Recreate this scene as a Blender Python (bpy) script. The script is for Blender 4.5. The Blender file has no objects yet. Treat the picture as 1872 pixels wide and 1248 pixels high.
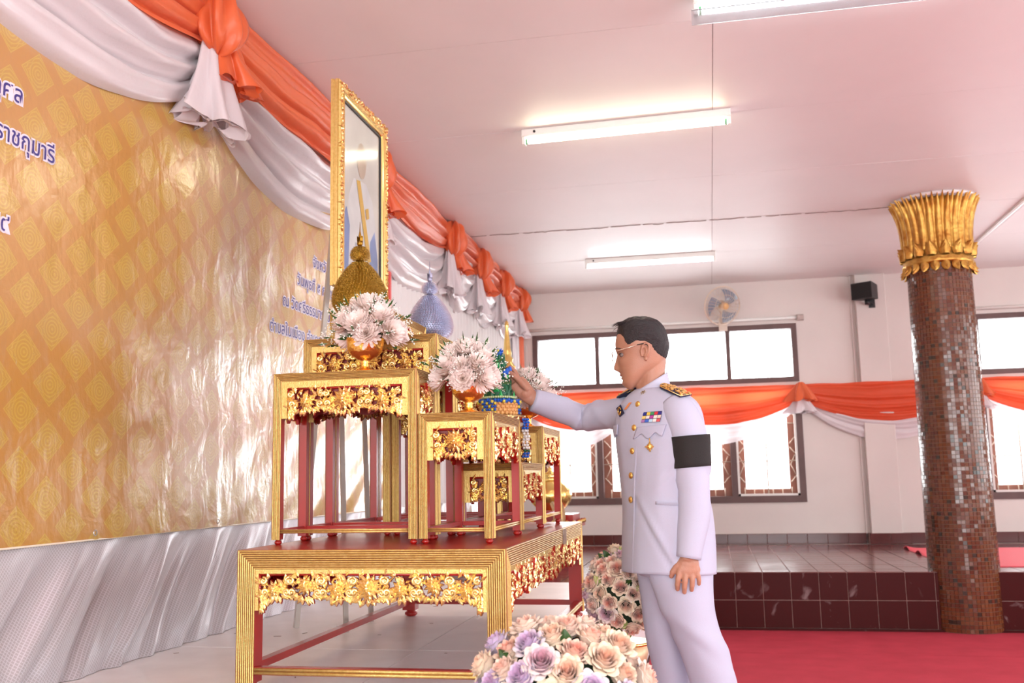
import bpy, math, random
import numpy as np
from mathutils import Vector, Matrix, noise

random.seed(7)
PI = math.pi
SC = bpy.context.scene
COL = SC.collection

# ------------------------------------------------------------------ camera
cam_d = bpy.data.cameras.new('camera')
cam = bpy.data.objects.new('camera', cam_d)
COL.objects.link(cam)
SC.camera = cam
_f = 1774.0
_vY = Vector((364, 244, _f)).normalized()
_vX = Vector((8936, -430, -_f)); _vX = (_vX - _vX.dot(_vY) * _vY).normalized()
_vZ = _vX.cross(_vY)
if _vZ.y > 0: _vZ = -_vZ
R3 = Matrix((_vX, _vY, _vZ))                     # rows: world axes in camera (x right, y down, z forward)
right = Vector((R3[0][0], R3[1][0], R3[2][0]))
down = Vector((R3[0][1], R3[1][1], R3[2][1]))
fwd = Vector((R3[0][2], R3[1][2], R3[2][2]))
M = Matrix((right, -down, -fwd)).transposed().to_4x4()
cam.matrix_world = Matrix.Translation((0, 0, 1.135)) @ M
cam_d.sensor_width = 36.0
cam_d.lens = _f * 36.0 / 1872.0
cam_d.clip_start = 0.05
cam_d.dof.use_dof = True
cam_d.dof.focus_distance = 3.35
cam_d.dof.aperture_fstop = 5.0

# ------------------------------------------------------------------ light and colour management
SC.view_settings.view_transform = 'Standard'
SC.view_settings.look = 'None'
SC.view_settings.gamma = 1.0
SC.view_settings.use_curve_mapping = False
SC.view_settings.exposure = 0.04
world = bpy.data.worlds.new('sky')
SC.world = world
world.use_nodes = True
bg = world.node_tree.nodes['Background']
bg.inputs[0].default_value = (0.93, 0.97, 1.0, 1)
bg.inputs[1].default_value = 4.5

def area(name, loc, rot, sx, sy, power, col=(1, 1, 1)):
    l = bpy.data.lights.new(name, 'AREA')
    l.shape = 'RECTANGLE'; l.size = sx; l.size_y = sy; l.energy = power; l.color = col
    o = bpy.data.objects.new(name, l); COL.objects.link(o)
    o.location = loc; o.rotation_euler = rot
    return o
# daylight coming in through the open window bays of the right wall
area('daylight_right_near', (5.85, 1.2, 1.75), (0, PI / 2, 0), 1.9, 4.2, 150, (0.93, 0.99, 1.0))
area('daylight_right_far', (5.85, 6.8, 1.75), (0, PI / 2, 0), 1.9, 4.2, 48, (0.93, 0.99, 1.0))
area('fill_rear', (0.9, -4.3, 1.7), (PI / 2, 0, 0), 5.0, 1.9, 290, (0.94, 0.99, 1.0))  # added fill from behind the camera, no known window there
# daylight entering by the two window banks of the back wall
area('daylight_back', (-0.45, 10.95, 1.75), (-PI / 2, 0, 0), 2.7, 1.7, 140, (0.94, 0.99, 1.0))
area('daylight_back_right', (4.1, 10.95, 1.75), (-PI / 2, 0, 0), 2.7, 1.7, 80, (0.94, 0.99, 1.0))

# ------------------------------------------------------------------ materials
MATS = {}
def nn(nt, t, **kw):
    n = nt.nodes.new(t)
    for k, v in kw.items(): setattr(n, k, v)
    return n
def mat(name, col, rough=0.5, metal=0.0, noise_amt=0.0, noise_scale=8.0, col2=None, bump=0.0, bump_scale=60.0,
        stretch=(1, 1, 1), spec=0.5, coat=0.0, sheen=0.0, sss=0.0, trans=0.0, emit=0.0, detail=4.0, rough_var=0.0):
    if name in MATS: return MATS[name]
    m = bpy.data.materials.new(name); m.use_nodes = True
    nt = m.node_tree; b = nt.nodes['Principled BSDF']
    b.inputs['Base Color'].default_value = (*col, 1)
    b.inputs['Roughness'].default_value = rough
    b.inputs['Metallic'].default_value = metal
    b.inputs['Specular IOR Level'].default_value = spec
    b.inputs['Coat Weight'].default_value = coat
    b.inputs['Coat Roughness'].default_value = 0.12
    b.inputs['Sheen Weight'].default_value = sheen
    b.inputs['Transmission Weight'].default_value = trans
    if sss:
        b.inputs['Subsurface Weight'].default_value = sss
        b.inputs['Subsurface Radius'].default_value = (0.01, 0.004, 0.002)
        b.inputs['Subsurface Scale'].default_value = 0.6
    if emit:
        b.inputs['Emission Color'].default_value = (*col, 1)
        b.inputs['Emission Strength'].default_value = emit
    tc = nn(nt, 'ShaderNodeTexCoord'); mp = nn(nt, 'ShaderNodeMapping')
    mp.inputs['Scale'].default_value = stretch
    nt.links.new(tc.outputs['Object'], mp.inputs['Vector'])
    if noise_amt or col2 or rough_var:
        nz = nn(nt, 'ShaderNodeTexNoise'); nz.inputs['Scale'].default_value = noise_scale; nz.inputs['Detail'].default_value = detail
        nt.links.new(mp.outputs[0], nz.inputs['Vector'])
        if noise_amt or col2:
            c2 = col2 if col2 else tuple(max(0, c * (1 - noise_amt)) for c in col)
            rp = nn(nt, 'ShaderNodeValToRGB')
            rp.color_ramp.elements[0].position = 0.35; rp.color_ramp.elements[0].color = (*c2, 1)
            rp.color_ramp.elements[1].position = 0.65; rp.color_ramp.elements[1].color = (*col, 1)
            nt.links.new(nz.outputs['Fac'], rp.inputs[0]); nt.links.new(rp.outputs[0], b.inputs['Base Color'])
        if rough_var:
            mr = nn(nt, 'ShaderNodeMapRange')
            mr.inputs[3].default_value = max(0.02, rough - rough_var); mr.inputs[4].default_value = min(1, rough + rough_var)
            nt.links.new(nz.outputs['Fac'], mr.inputs[0]); nt.links.new(mr.outputs[0], b.inputs['Roughness'])
    if bump:
        bn = nn(nt, 'ShaderNodeTexNoise'); bn.inputs['Scale'].default_value = bump_scale; bn.inputs['Detail'].default_value = 5
        nt.links.new(mp.outputs[0], bn.inputs['Vector'])
        bp = nn(nt, 'ShaderNodeBump'); bp.inputs['Strength'].default_value = bump; bp.inputs['Distance'].default_value = 0.01
        nt.links.new(bn.outputs['Fac'], bp.inputs['Height']); nt.links.new(bp.outputs[0], b.inputs['Normal'])
    MATS[name] = m
    return m

def cloth_mat(name, col, rough=0.35, back=0.25, bump=0.25, scale=30, sheen=0.3):
    """satin: principled mixed with some translucency so that daylight shows through"""
    m = mat(name, col, rough, bump=bump, bump_scale=scale, sheen=sheen, spec=0.6)
    nt = m.node_tree; out = nt.nodes['Material Output']; b = nt.nodes['Principled BSDF']
    tr = nn(nt, 'ShaderNodeBsdfTranslucent'); tr.inputs[0].default_value = (*col, 1)
    mx = nn(nt, 'ShaderNodeMixShader'); mx.inputs[0].default_value = back
    nt.links.new(b.outputs[0], mx.inputs[1]); nt.links.new(tr.outputs[0], mx.inputs[2]); nt.links.new(mx.outputs[0], out.inputs[0])
    return m

M_GOLD = mat('gilded_wood', (0.70, 0.50, 0.18), 0.38, 0.75, noise_amt=0.35, noise_scale=90, bump=0.25, bump_scale=260, col2=(0.60, 0.40, 0.12), rough_var=0.08)
M_GROOVE = mat('groove_red_brown', (0.30, 0.12, 0.04), 0.5, 0.3)
M_CARVE = mat('gilded_carving', (0.90, 0.68, 0.30), 0.27, 0.92, bump=0.2, bump_scale=120)
M_RED = mat('red_lacquer', (0.40, 0.012, 0.008), 0.32, noise_amt=0.25, noise_scale=6, coat=0.12)
M_RED_SHADE = mat('shaded_red_lacquer', (0.20, 0.008, 0.006), 0.4)  # darker copy of the red, shade put into the colour
M_BRASS = mat('polished_brass', (0.95, 0.55, 0.12), 0.14, 1.0, bump=0.15, bump_scale=40)
M_ORANGE = cloth_mat('orange_satin', (0.84, 0.165, 0.05), 0.40, 0.28, sheen=0.1)
M_ORANGE_T = cloth_mat('thin_orange_satin', (0.88, 0.125, 0.045), 0.45, 0.42, sheen=0.1)
M_WHITE = cloth_mat('white_satin', (0.78, 0.72, 0.74), 0.24, 0.2)
M_PINKWALL = mat('painted_wall', (0.68, 0.61, 0.575), 0.6, noise_amt=0.05, noise_scale=2, bump=0.05, bump_scale=30)
M_CEIL = mat('ceiling_paint', (0.82, 0.79, 0.78), 0.5, noise_amt=0.04, noise_scale=1.5)
M_SEAM = mat('ceiling_seam', (0.42, 0.33, 0.31), 0.9, noise_amt=0.3, noise_scale=12)
M_FRAME = mat('dark_window_wood', (0.12, 0.06, 0.055), 0.5, noise_amt=0.2)
M_BROWN = mat('shutter_wood', (0.36, 0.13, 0.08), 0.5, noise_amt=0.25, noise_scale=5)
M_IRON = mat('cream_iron', (0.72, 0.58, 0.46), 0.5)
M_WHITEP = mat('white_enamel', (0.82, 0.82, 0.78), 0.35)
M_BLACK = mat('black_plastic', (0.012, 0.012, 0.014), 0.45)

# ------------------------------------------------------------------ mesh builder
class MB:
    def __init__(s): s.v = []; s.f = []; s.m = []; s.s = []
    def add(s, verts, faces, mi=0, smooth=True, T=None):
        o = len(s.v)
        if T is not None: verts = [T @ Vector(p) for p in verts]
        s.v += [tuple(p) for p in verts]
        for f in faces: s.f.append([i + o for i in f]); s.m.append(mi); s.s.append(smooth)
    def box(s, x0, x1, y0, y1, z0, z1, mi=0, T=None):
        v = [(x0, y0, z0), (x1, y0, z0), (x1, y1, z0), (x0, y1, z0), (x0, y0, z1), (x1, y0, z1), (x1, y1, z1), (x0, y1, z1)]
        s.add(v, [(0, 3, 2, 1), (4, 5, 6, 7), (0, 1, 5, 4), (1, 2, 6, 5), (2, 3, 7, 6), (3, 0, 4, 7)], mi, False, T)
    def cbox(s, x0, x1, y0, y1, z0, z1, c, mi=0, T=None):
        """box with its outline chamfered on the y0 face edges and corners"""
        v = []
        for y, i in ((y1, 0), (y0 + c, 0), (y0, c)):
            v += [(x0 + i, y, z0 + i), (x1 - i, y, z0 + i), (x1 - i, y, z1 - i), (x0 + i, y, z1 - i)]
        f = [(3, 2, 1, 0), (8, 9, 10, 11)]
        for k in (0, 4):
            for i in range(4): f.append((k + i, k + (i + 1) % 4, k + 4 + (i + 1) % 4, k + 4 + i))
        s.add(v, f, mi, False, T)
    def tube(s, pts, r, n=8, mi=0, caps=True, T=None, smooth=True):
        pts = [Vector(p) for p in pts]; k = len(pts)
        rs = r if isinstance(r, (list, tuple)) else [r] * k
        v = []; up = None
        for i, p in enumerate(pts):
            d = (pts[min(i + 1, k - 1)] - pts[max(i - 1, 0)]).normalized()
            if up is None: up = Vector((0, 0, 1)) if abs(d.z) < 0.9 else Vector((1, 0, 0))
            a = d.cross(up).normalized(); up = a.cross(d).normalized()
            rr = rs[i]; ra, rb = rr if isinstance(rr, (tuple, list)) else (rr, rr)
            for j in range(n):
                t = 2 * PI * j / n
                v.append(p + a * math.cos(t) * ra + up * math.sin(t) * rb)
        f = []
        for i in range(k - 1):
            for j in range(n):
                f.append((i * n + j, i * n + (j + 1) % n, (i + 1) * n + (j + 1) % n, (i + 1) * n + j))
        if caps: f.append(list(range(n))[::-1]); f.append([(k - 1) * n + j for j in range(n)])
        s.add(v, f, mi, smooth, T)
    def lathe(s, prof, n=24, c=(0, 0, 0), mi=0, T=None, smooth=True, fold=None, closed=True):
        v = []; k = len(prof)
        for i, (r, z) in enumerate(prof):
            for j in range(n):
                t = 2 * PI * j / n
                rr = r * (fold(t, i / (k - 1)) if fold else 1)
                v.append((c[0] + rr * math.cos(t), c[1] + rr * math.sin(t), c[2] + z))
        f = []
        for i in range(k - 1):
            for j in range(n):
                f.append((i * n + j, i * n + (j + 1) % n, (i + 1) * n + (j + 1) % n, (i + 1) * n + j))
        if closed:
            f.append(list(range(n))[::-1]); f.append([(k - 1) * n + j for j in range(n)])
        s.add(v, f, mi, smooth, T)
    def grid(s, fn, nu, nv, mi=0, closed_u=False, T=None, smooth=True, flip=False):
        v = [fn(i / nu, j / nv) for j in range(nv + 1) for i in range(nu + (0 if closed_u else 1))]
        w = nu if closed_u else nu + 1; f = []
        for j in range(nv):
            for i in range(nu):
                q = (j * w + i, j * w + (i + 1) % w, (j + 1) * w + (i + 1) % w, (j + 1) * w + i)
                f.append(q[::-1] if flip else q)
        s.add(v, f, mi, smooth, T)
    def sphere(s, c, r, n=12, k=8, mi=0, T=None):
        rx, ry, rz = r if isinstance(r, (tuple, list)) else (r, r, r)
        v = [(c[0], c[1], c[2] - rz)]
        for i in range(1, k):
            a = PI * i / k
            for j in range(n):
                t = 2 * PI * j / n
                v.append((c[0] + rx * math.sin(a) * math.cos(t), c[1] + ry * math.sin(a) * math.sin(t), c[2] - rz * math.cos(a)))
        v.append((c[0], c[1], c[2] + rz)); f = []
        for j in range(n): f.append((0, 1 + (j + 1) % n, 1 + j))
        for i in range(k - 2):
            for j in range(n):
                a = 1 + i * n
                f.append((a + j, a + (j + 1) % n, a + n + (j + 1) % n, a + n + j))
        a = 1 + (k - 2) * n
        for j in range(n): f.append((a + j, a + (j + 1) % n, len(v) - 1))
        s.add(v, f, mi, True, T)
    def mesh(s, name, mats):
        me = bpy.data.meshes.new(name)
        me.from_pydata(s.v, [], s.f)
        for m in (mats if isinstance(mats, (list, tuple)) else [mats]): me.materials.append(m)
        me.polygons.foreach_set('material_index', s.m)
        me.polygons.foreach_set('use_smooth', s.s)
        me.update()
        return me
    def build(s, name, mats, parent=None, loc=None, rotz=None, **props):
        o = bpy.data.objects.new(name, s.mesh(name, mats))
        return place(o, parent, loc, rotz, **props)

def place(o, parent=None, loc=None, rotz=None, **props):
    COL.objects.link(o)
    if parent is not None: o.parent = parent
    if loc is not None: o.location = loc
    if rotz is not None: o.rotation_euler = (0, 0, rotz)
    for k, v in props.items(): o[k] = v
    return o
def inst(name, me, parent=None, loc=(0, 0, 0), rot=None, scale=None, **props):
    o = bpy.data.objects.new(name, me); place(o, parent, loc, **props)
    if rot is not None: o.rotation_euler = rot
    if scale is not None: o.scale = scale if isinstance(scale, (tuple, list)) else (scale,) * 3
    return o
def thing(name, label, cat, loc=(0, 0, 0), rotz=0, group=None):
    o = bpy.data.objects.new(name, None); o.empty_display_size = 0.05
    place(o, None, loc, rotz, label=label, category=cat)
    if group: o['group'] = group
    return o
def tag(o, label, cat, group=None):
    o['label'] = label; o['category'] = cat
    if group: o['group'] = group
    return o
def struct(o): o['kind'] = 'structure'; return o
def lerp(a, b, t): return a + (b - a) * t
def interp(x, tab):
    if x <= tab[0][0]: return tab[0][1]
    for (a, p), (b, q) in zip(tab, tab[1:]):
        if x <= b:
            t = (x - a) / (b - a); return p + (q - p) * t
    return tab[-1][1]
def sinterp(x, tab):
    """smooth interpolation by Catmull-Rom"""
    n = len(tab)
    if x <= tab[0][0]: return tab[0][1]
    if x >= tab[-1][0]: return tab[-1][1]
    for i in range(n - 1):
        if x <= tab[i + 1][0]:
            a, p1 = tab[i]; b, p2 = tab[i + 1]
            h = b - a; t = (x - a) / h
            m1 = (p2 - tab[i - 1][1]) / (b - tab[i - 1][0]) * h if i > 0 else (p2 - p1)
            m2 = (tab[i + 2][1] - p1) / (tab[i + 2][0] - a) * h if i < n - 2 else (p2 - p1)
            t2 = t * t; t3 = t2 * t
            return (2 * t3 - 3 * t2 + 1) * p1 + (t3 - 2 * t2 + t) * m1 + (-2 * t3 + 3 * t2) * p2 + (t3 - t2) * m2
# ------------------------------------------------------------------ room constants
XL, XR, YB, YF, ZC = -2.07, 6.0, 10.55, -4.5, 3.18
ZD, YD = 0.415, 7.6            # tiled dais height, its front edge
ZS = 0.536                     # white stage

# floor and carpets
b = MB(); b.box(XL, XR, YF, YB, -0.1, -0.012); struct(b.build('floor', mat('concrete', (0.25, 0.1, 0.09), 0.7)))
def carpet_mat():
    m = mat('red_carpet', (0.54, 0.062, 0.090), 0.95, noise_amt=0.12, noise_scale=5, bump=0.5, bump_scale=240, sheen=0.0, spec=0.05)
    return m
for (y0, y1, lab) in ((YF + 0.02, 4.3, 'red carpet strip under the standing man and the flower stands'), (4.305, 6.62, 'middle strip of red carpet between man and tiled dais'),
                      (6.625, 7.56, 'narrow far strip of red carpet along the foot of the tiled dais')):
    b = MB(); b.cbox(-0.43, XR - 0.02, 0, 1, 0, 1, 0.001)
    b = MB(); b.box(-0.43, XR - 0.02, y0, y1, -0.012, 0.0)
    for e in (y0, y1): b.tube([(-0.43, e, -0.005), (XR - 0.02, e, -0.005)], 0.0022, 6)
    tag(b.build('carpet', carpet_mat()), lab, 'carpet', 'red carpet strips on the floor')

# dais (L shaped): core, tiles on top, riser tiles
GROUT = mat('tile_grout', (0.40, 0.25, 0.22), 0.8, noise_amt=0.3, noise_scale=20)
M_TILE = mat('oxblood_tile', (0.15, 0.020, 0.018), 0.16, noise_amt=0.3, noise_scale=3, col2=(0.10, 0.014, 0.012), rough_var=0.06, spec=0.8)
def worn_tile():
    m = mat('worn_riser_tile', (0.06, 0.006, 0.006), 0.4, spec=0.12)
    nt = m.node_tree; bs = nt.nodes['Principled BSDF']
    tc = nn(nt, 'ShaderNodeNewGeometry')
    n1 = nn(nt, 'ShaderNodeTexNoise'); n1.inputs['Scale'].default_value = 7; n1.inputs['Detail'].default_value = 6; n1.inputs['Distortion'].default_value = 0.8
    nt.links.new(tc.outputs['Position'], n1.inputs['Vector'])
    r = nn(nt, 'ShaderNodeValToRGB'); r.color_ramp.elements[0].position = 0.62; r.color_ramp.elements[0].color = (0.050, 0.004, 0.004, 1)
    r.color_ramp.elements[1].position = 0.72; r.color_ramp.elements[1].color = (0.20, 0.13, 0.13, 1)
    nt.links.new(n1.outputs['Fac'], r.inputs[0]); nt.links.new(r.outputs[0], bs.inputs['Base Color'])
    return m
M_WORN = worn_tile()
b = MB()
b.box(XL, XR, YD, YB, 0, ZD - 0.004); b.box(XL, -0.45, YF, YD, 0, ZD - 0.004)
dais = struct(b.build('dais', GROUT))
tw = 0.198; g = 0.003
def tile_mesh(w, d, h, c=0.002):
    q = MB(); q.cbox(0, w, 0, h, 0, d, c); return q
# top tiles (a few pixels high each in the photograph): real recessed geometry joined as stuff
b = MB()
def top_tile(x0, x1, y0, y1):
    z0, z1, c = ZD - 0.006, ZD + random.uniform(-0.0004, 0.0006), 0.002
    v = [(x0, y0, z0), (x1, y0, z0), (x1, y1, z0), (x0, y1, z0), (x0 + c, y0 + c, z1), (x1 - c, y0 + c, z1), (x1 - c, y1 - c, z1), (x0 + c, y1 - c, z1)]
    b.add(v, [(4, 5, 6, 7), (0, 1, 5, 4), (1, 2, 6, 5), (2, 3, 7, 6), (3, 0, 4, 7)], 0, False)
x = -0.06 - 11 * 0.2
nx = int((XR - XL) / 0.2)
for i in range(-10, 31):
    xa = -0.06 + i * 0.2
    if xa < XL or xa + tw > XR: continue
    for j in range(15):
        ya = YD + j * 0.2
        if ya + tw > YB: continue
        top_tile(xa, xa + tw - g, ya, ya + tw - g)
    if xa + tw < -0.44:
        for j in range(10):
            ya = YD - 0.2 * (j + 1); top_tile(xa, xa + tw - g, ya, ya + tw - g)
b.build('top_tiles', M_TILE, dais, kind='stuff')
# riser tiles
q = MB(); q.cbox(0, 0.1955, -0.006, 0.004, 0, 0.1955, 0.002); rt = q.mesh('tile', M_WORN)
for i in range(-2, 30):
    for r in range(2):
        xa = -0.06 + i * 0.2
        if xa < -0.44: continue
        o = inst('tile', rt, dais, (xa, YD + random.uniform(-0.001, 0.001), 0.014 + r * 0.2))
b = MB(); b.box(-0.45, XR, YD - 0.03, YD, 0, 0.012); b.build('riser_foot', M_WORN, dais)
# exposed side of the dais below the stage
b = MB(); b.box(-0.452, -0.445, YF, YD, 0, ZD - 0.01); b.build('side_cover', mat('side_cloth', (0.75, 0.7, 0.7), 0.7), dais)

# walls
def wall_with_holes(name, axis, pos, a0, a1, z0, z1, holes, th, m):
    """vertical wall in plane axis=pos, running a0..a1, with rectangular holes (h0,h1,zb,zt)"""
    q = MB()
    cuts = sorted({a0, a1, *[h[0] for h in holes], *[h[1] for h in holes]})
    for s0, s1 in zip(cuts, cuts[1:]):
        mid = (s0 + s1) / 2
        zs = [z0]
        for h in sorted(holes, key=lambda h: h[2]):
            if h[0] < mid < h[1]: zs += [h[2], h[3]]
        zs.append(z1)
        for k in range(0, len(zs), 2):
            if zs[k + 1] - zs[k] < 1e-4: continue
            if axis == 'y': q.box(s0, s1, pos, pos + th, zs[k], zs[k + 1])
            else: q.box(pos, pos + th, s0, s1, zs[k], zs[k + 1])
    return struct(q.build(name, m))
UPW = (2.10, 2.70); LOW = (0.86, 2.02)
WINX = ((-1.87, 0.945), (2.70, 5.5))
wall_with_holes('wall_back', 'y', YB, XL, XR, 0, ZC, [(a, c, *UPW) for a, c in WINX] + [(a, c, *LOW) for a, c in WINX], 0.16, M_PINKWALL)
b = MB(); b.box(XL - 0.15, XL, YF, YB + 0.16, 0, ZC); struct(b.build('wall_left', M_PINKWALL))
wall_with_holes('wall_right', 'x', XR, YF, YB + 0.16, 0, ZC, [(-0.9, 3.3, 0.8, 2.7), (4.7, 8.9, 0.8, 2.7)], 0.15, M_PINKWALL)
wall_with_holes('wall_front', 'y', YF - 0.15, XL, XR, 0, ZC, [(-1.3, 3.7, 0.85, 2.75)], 0.15, M_PINKWALL)
# pilaster
b = MB(); b.cbox(1.56, 1.86, YB - 0.07, YB, ZD, ZC, 0.006); struct(b.build('trim_1', M_PINKWALL))
b = MB(); b.box(1.515, 1.53, YB - 0.016, YB, ZD, ZC); b.box(-2.0, -1.95, YB - 0.012, YB, 2.12, 2.6); struct(b.build('trim_2', M_PINKWALL))
# baseboard of dark tiles
bb = MB(); bb.box(XL, XR, YB - 0.010, YB, ZD, ZD + 0.108); bb.box(1.55, 1.87, YB - 0.080, YB, ZD, ZD + 0.108)
bbo = struct(bb.build('baseboard_back', GROUT))
q = MB(); q.cbox(0, 0.196, -0.006, 0.004, 0, 0.104, 0.002); bt = q.mesh('tile', mat('dark_skirting_tile', (0.10, 0.014, 0.012), 0.25, noise_amt=0.3, noise_scale=3))
for i in range(-10, 30):
    xa = -0.06 + i * 0.2
    if xa < XL or xa + 0.2 > XR: continue
    yy = YB - (0.080 if 1.55 <= xa + 0.1 <= 1.87 else 0.010)
    inst('tile', bt, bbo, (xa, yy, ZD + 0.002))

# ceiling: panels with recessed seams
b = MB(); b.box(XL - 0.1, XR + 0.1, YF - 0.1, YB + 0.2, ZC + 0.006, ZC + 0.08)
ceil = struct(b.build('ceiling', M_SEAM))
ys = [3.06 + 1.19 * k for k in range(-7, 8)]
ys = [-4.6] + [y for y in ys if -4.4 < y < 10.4] + [10.56]
xs = [-2.08, 0.105, 2.50, 4.9, 6.02]
for x0, x1 in zip(xs, xs[1:]):
    for y0, y1 in zip(ys, ys[1:]):
        q = MB(); gg = 0.003 if abs(y0 - 7.82) > 0.1 else 0.005
        q.box(x0 + 0.0016, x1 - 0.0016, y0 + gg, y1 - 0.0016, ZC + random.uniform(0, 0.0012), ZC + 0.012)
        q.build('ceiling_panel', M_CEIL, ceil)
# ragged paint and cobweb threads along the cracked seam
b = MB()
xx = -2.0
while xx < 1.5:
    L = random.uniform(0.05, 0.16); y = 7.82 + random.uniform(-0.006, 0.006)
    b.tube([(xx, y, ZC - 0.001), (xx + L * .5, y + random.uniform(-.012, .012), ZC - 0.004), (xx + L, y, ZC - 0.001)], 0.0032, 4)
    xx += L * random.uniform(0.7, 1.3)
b.build('flaking_paint', M_SEAM, ceil)

# back wall windows
M_GLASSW = mat('window_glass', (1, 1, 1), 0.05, trans=1.0, spec=0.3)
def window(idx, x0, x1):
    q = MB(); th = 0.045
    z0, z1 = UPW; y0, y1 = YB - 0.012, YB + 0.10
    q.box(x0 - 0.01, x1 + 0.01, y0, y1, z1 - th, z1 + 0.01); q.box(x0 - 0.01, x1 + 0.01, y0, y1, z0 - 0.01, z0 + th)
    q.box(x0 - 0.01, x0 + th, y0, y1, z0 + th, z1 - th); q.box(x1 - th, x1 + 0.01, y0, y1, z0 + th, z1 - th)
    w = struct(q.build('window_%d' % idx, M_FRAME))
    n = 4; bw = (x1 - x0) / n
    for k in range(1, n):
        q = MB(); q.box(x0 + k * bw - 0.022, x0 + k * bw + 0.022, y0 + 0.005, y1, z0 + th, z1 - th); q.build('mullion', M_FRAME, w)
    for k in range(n):
        q = MB(); q.box(x0 + k * bw + 0.024, x0 + (k + 1) * bw - 0.024, YB + 0.05, YB + 0.054, z0 + th, z1 - th)
        q.build('pane', M_GLASSW, w)
def lower_window(idx, x0, x1):
    q = MB(); th = 0.05
    z0, z1 = LOW; y0, y1 = YB - 0.015, YB + 0.10
    q.box(x0 - 0.015, x1 + 0.015, y0, y1, z1 - th, z1 + 0.015); q.box(x0 - 0.015, x1 + 0.015, y0, y1, z0 - 0.02, z0 + th)
    q.box(x0 - 0.015, x0 + th, y0, y1, z0 + th, z1 - th); q.box(x1 - th, x1 + 0.015, y0, y1, z0 + th, z1 - th)
    w = struct(q.build('window_%d' % idx, M_FRAME))
    n = 4; bw = (x1 - x0) / n
    for k in range(1, n):
        q = MB(); q.box(x0 + k * bw - 0.03, x0 + k * bw + 0.03, y0 + 0.003, y1, z0 + th, z1 - th); q.build('mullion', M_FRAME, w)
    for k in range(n):
        a = x0 + k * bw + 0.032; c = x0 + (k + 1) * bw - 0.032
        if k == 0: a = x0 + th
        if k == n - 1: c = x1 - th
        # outer wooden surround of the bay
        q = MB(); s = 0.085; yb0, yb1 = YB + 0.11, YB + 0.15
        q.box(a - 0.03, a + s, yb0, yb1, z0, z1); q.box(c - s, c + 0.03, yb0, yb1, z0, z1); q.box(a + s, c - s, yb0, yb1, z0, z0 + 0.12)
        q.build('casement', M_BROWN, w)
        if k in (0, n - 1):
            q = MB(); t = 0.022
            for (xa, xb, za, zb) in ((a, a + t, z0 + th, z1 - th), (c - t, c, z0 + th, z1 - th), (a, c, z0 + th, z0 + th + t)):
                q.box(xa, xb, YB - 0.01, YB + 0.02, za, zb)
            q.build('screen_frame', mat('pale_aluminium', (0.55, 0.5, 0.47), 0.4, 0.3), w)
        # wrought iron grille: scrolls on both sides, bars at the foot and a centre cross
        q = MB(); yy = YB + 0.085
        m_ = (a + c) / 2
        for xb in np.linspace(a + 0.07, c - 0.07, 6): q.tube([(xb, yy, z0 + 0.03), (xb, yy, z0 + 0.135)], 0.0055, 5)
        q.tube([(m_, yy, z0 + 0.03), (m_, yy, z1)], 0.008, 6)
        for zz in (z0 + 0.41, z0 + 0.80): q.tube([(a, yy, zz), (c, yy, zz)], 0.007, 6)
        q.tube([(m_ - 0.1, yy, z0 + 0.55), (m_ + 0.1, yy, z0 + 0.55)], 0.004, 5)
        for sx, ex in ((1, a + 0.005), (-1, c - 0.005)):
            for zc_, dz in ((z0 + 0.22, 1), (z0 + 0.52, -1), (z0 + 0.62, 1), (z0 + 0.92, -1)):
                pts = []
                for t in np.linspace(0, 1, 16):
                    ang = t * 2.1 * PI; r = 0.045 * (1 - 0.75 * t)
                    pts.append((ex + sx * (0.042 + r * math.sin(ang + PI * 0.5 + PI) * 1.0 * 0.9 + 0.0), yy, zc_ + dz * (0.045 * math.cos(ang) * (1 - .6 * t))))
                q.tube(pts, 0.0052, 5)
            q.tube([(ex + sx * 0.02, yy, z0 + 0.27), (ex + sx * 0.065, yy, z0 + 0.37), (ex + sx * 0.02, yy, z0 + 0.47)], 0.005, 5)
        q.build('grille', M_IRON, w)
    return w
window(1, *WINX[0]); window(2, *WINX[1])
lower_window(3, *WINX[0]); lower_window(4, *WINX[1])

# pelmet pipe above the upper window with end caps
for (xa, xb, lab) in ((-1.98, 1.0, 'thin white conduit pipe above the left window bank'), (2.45, 5.6, 'thin white conduit pipe above the right window bank behind the pillar')):
    t = thing('conduit', lab, 'pipe', (0, YB, 2.765))
    b = MB(); b.tube([(xa, -0.02, 0), (xb, -0.02, 0.0)], 0.017, 8); b.build('pipe', M_WHITEP, t)
    b = MB()
    for xc in (xa, xb): b.cbox(xc - 0.035, xc + 0.035, -0.05, 0, -0.03, 0.03, 0.006)
    b.build('junction_box', mat('grey_box', (0.45, 0.36, 0.33), 0.6), t)
# ceiling trunking on the right
b = MB(); b.cbox(2.43, 2.46, 0, 1, 0, 1, 0.001)
b = MB(); b.box(2.435, 2.465, 4.5, 9.6, ZC - 0.02, ZC); b.box(2.445, 2.455, 4.5, 9.6, ZC - 0.024, ZC - 0.02)
tag(b.build('cable_trunking', M_WHITEP), 'thin white cable trunking running along the ceiling beside the gold capital', 'trunking')

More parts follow.
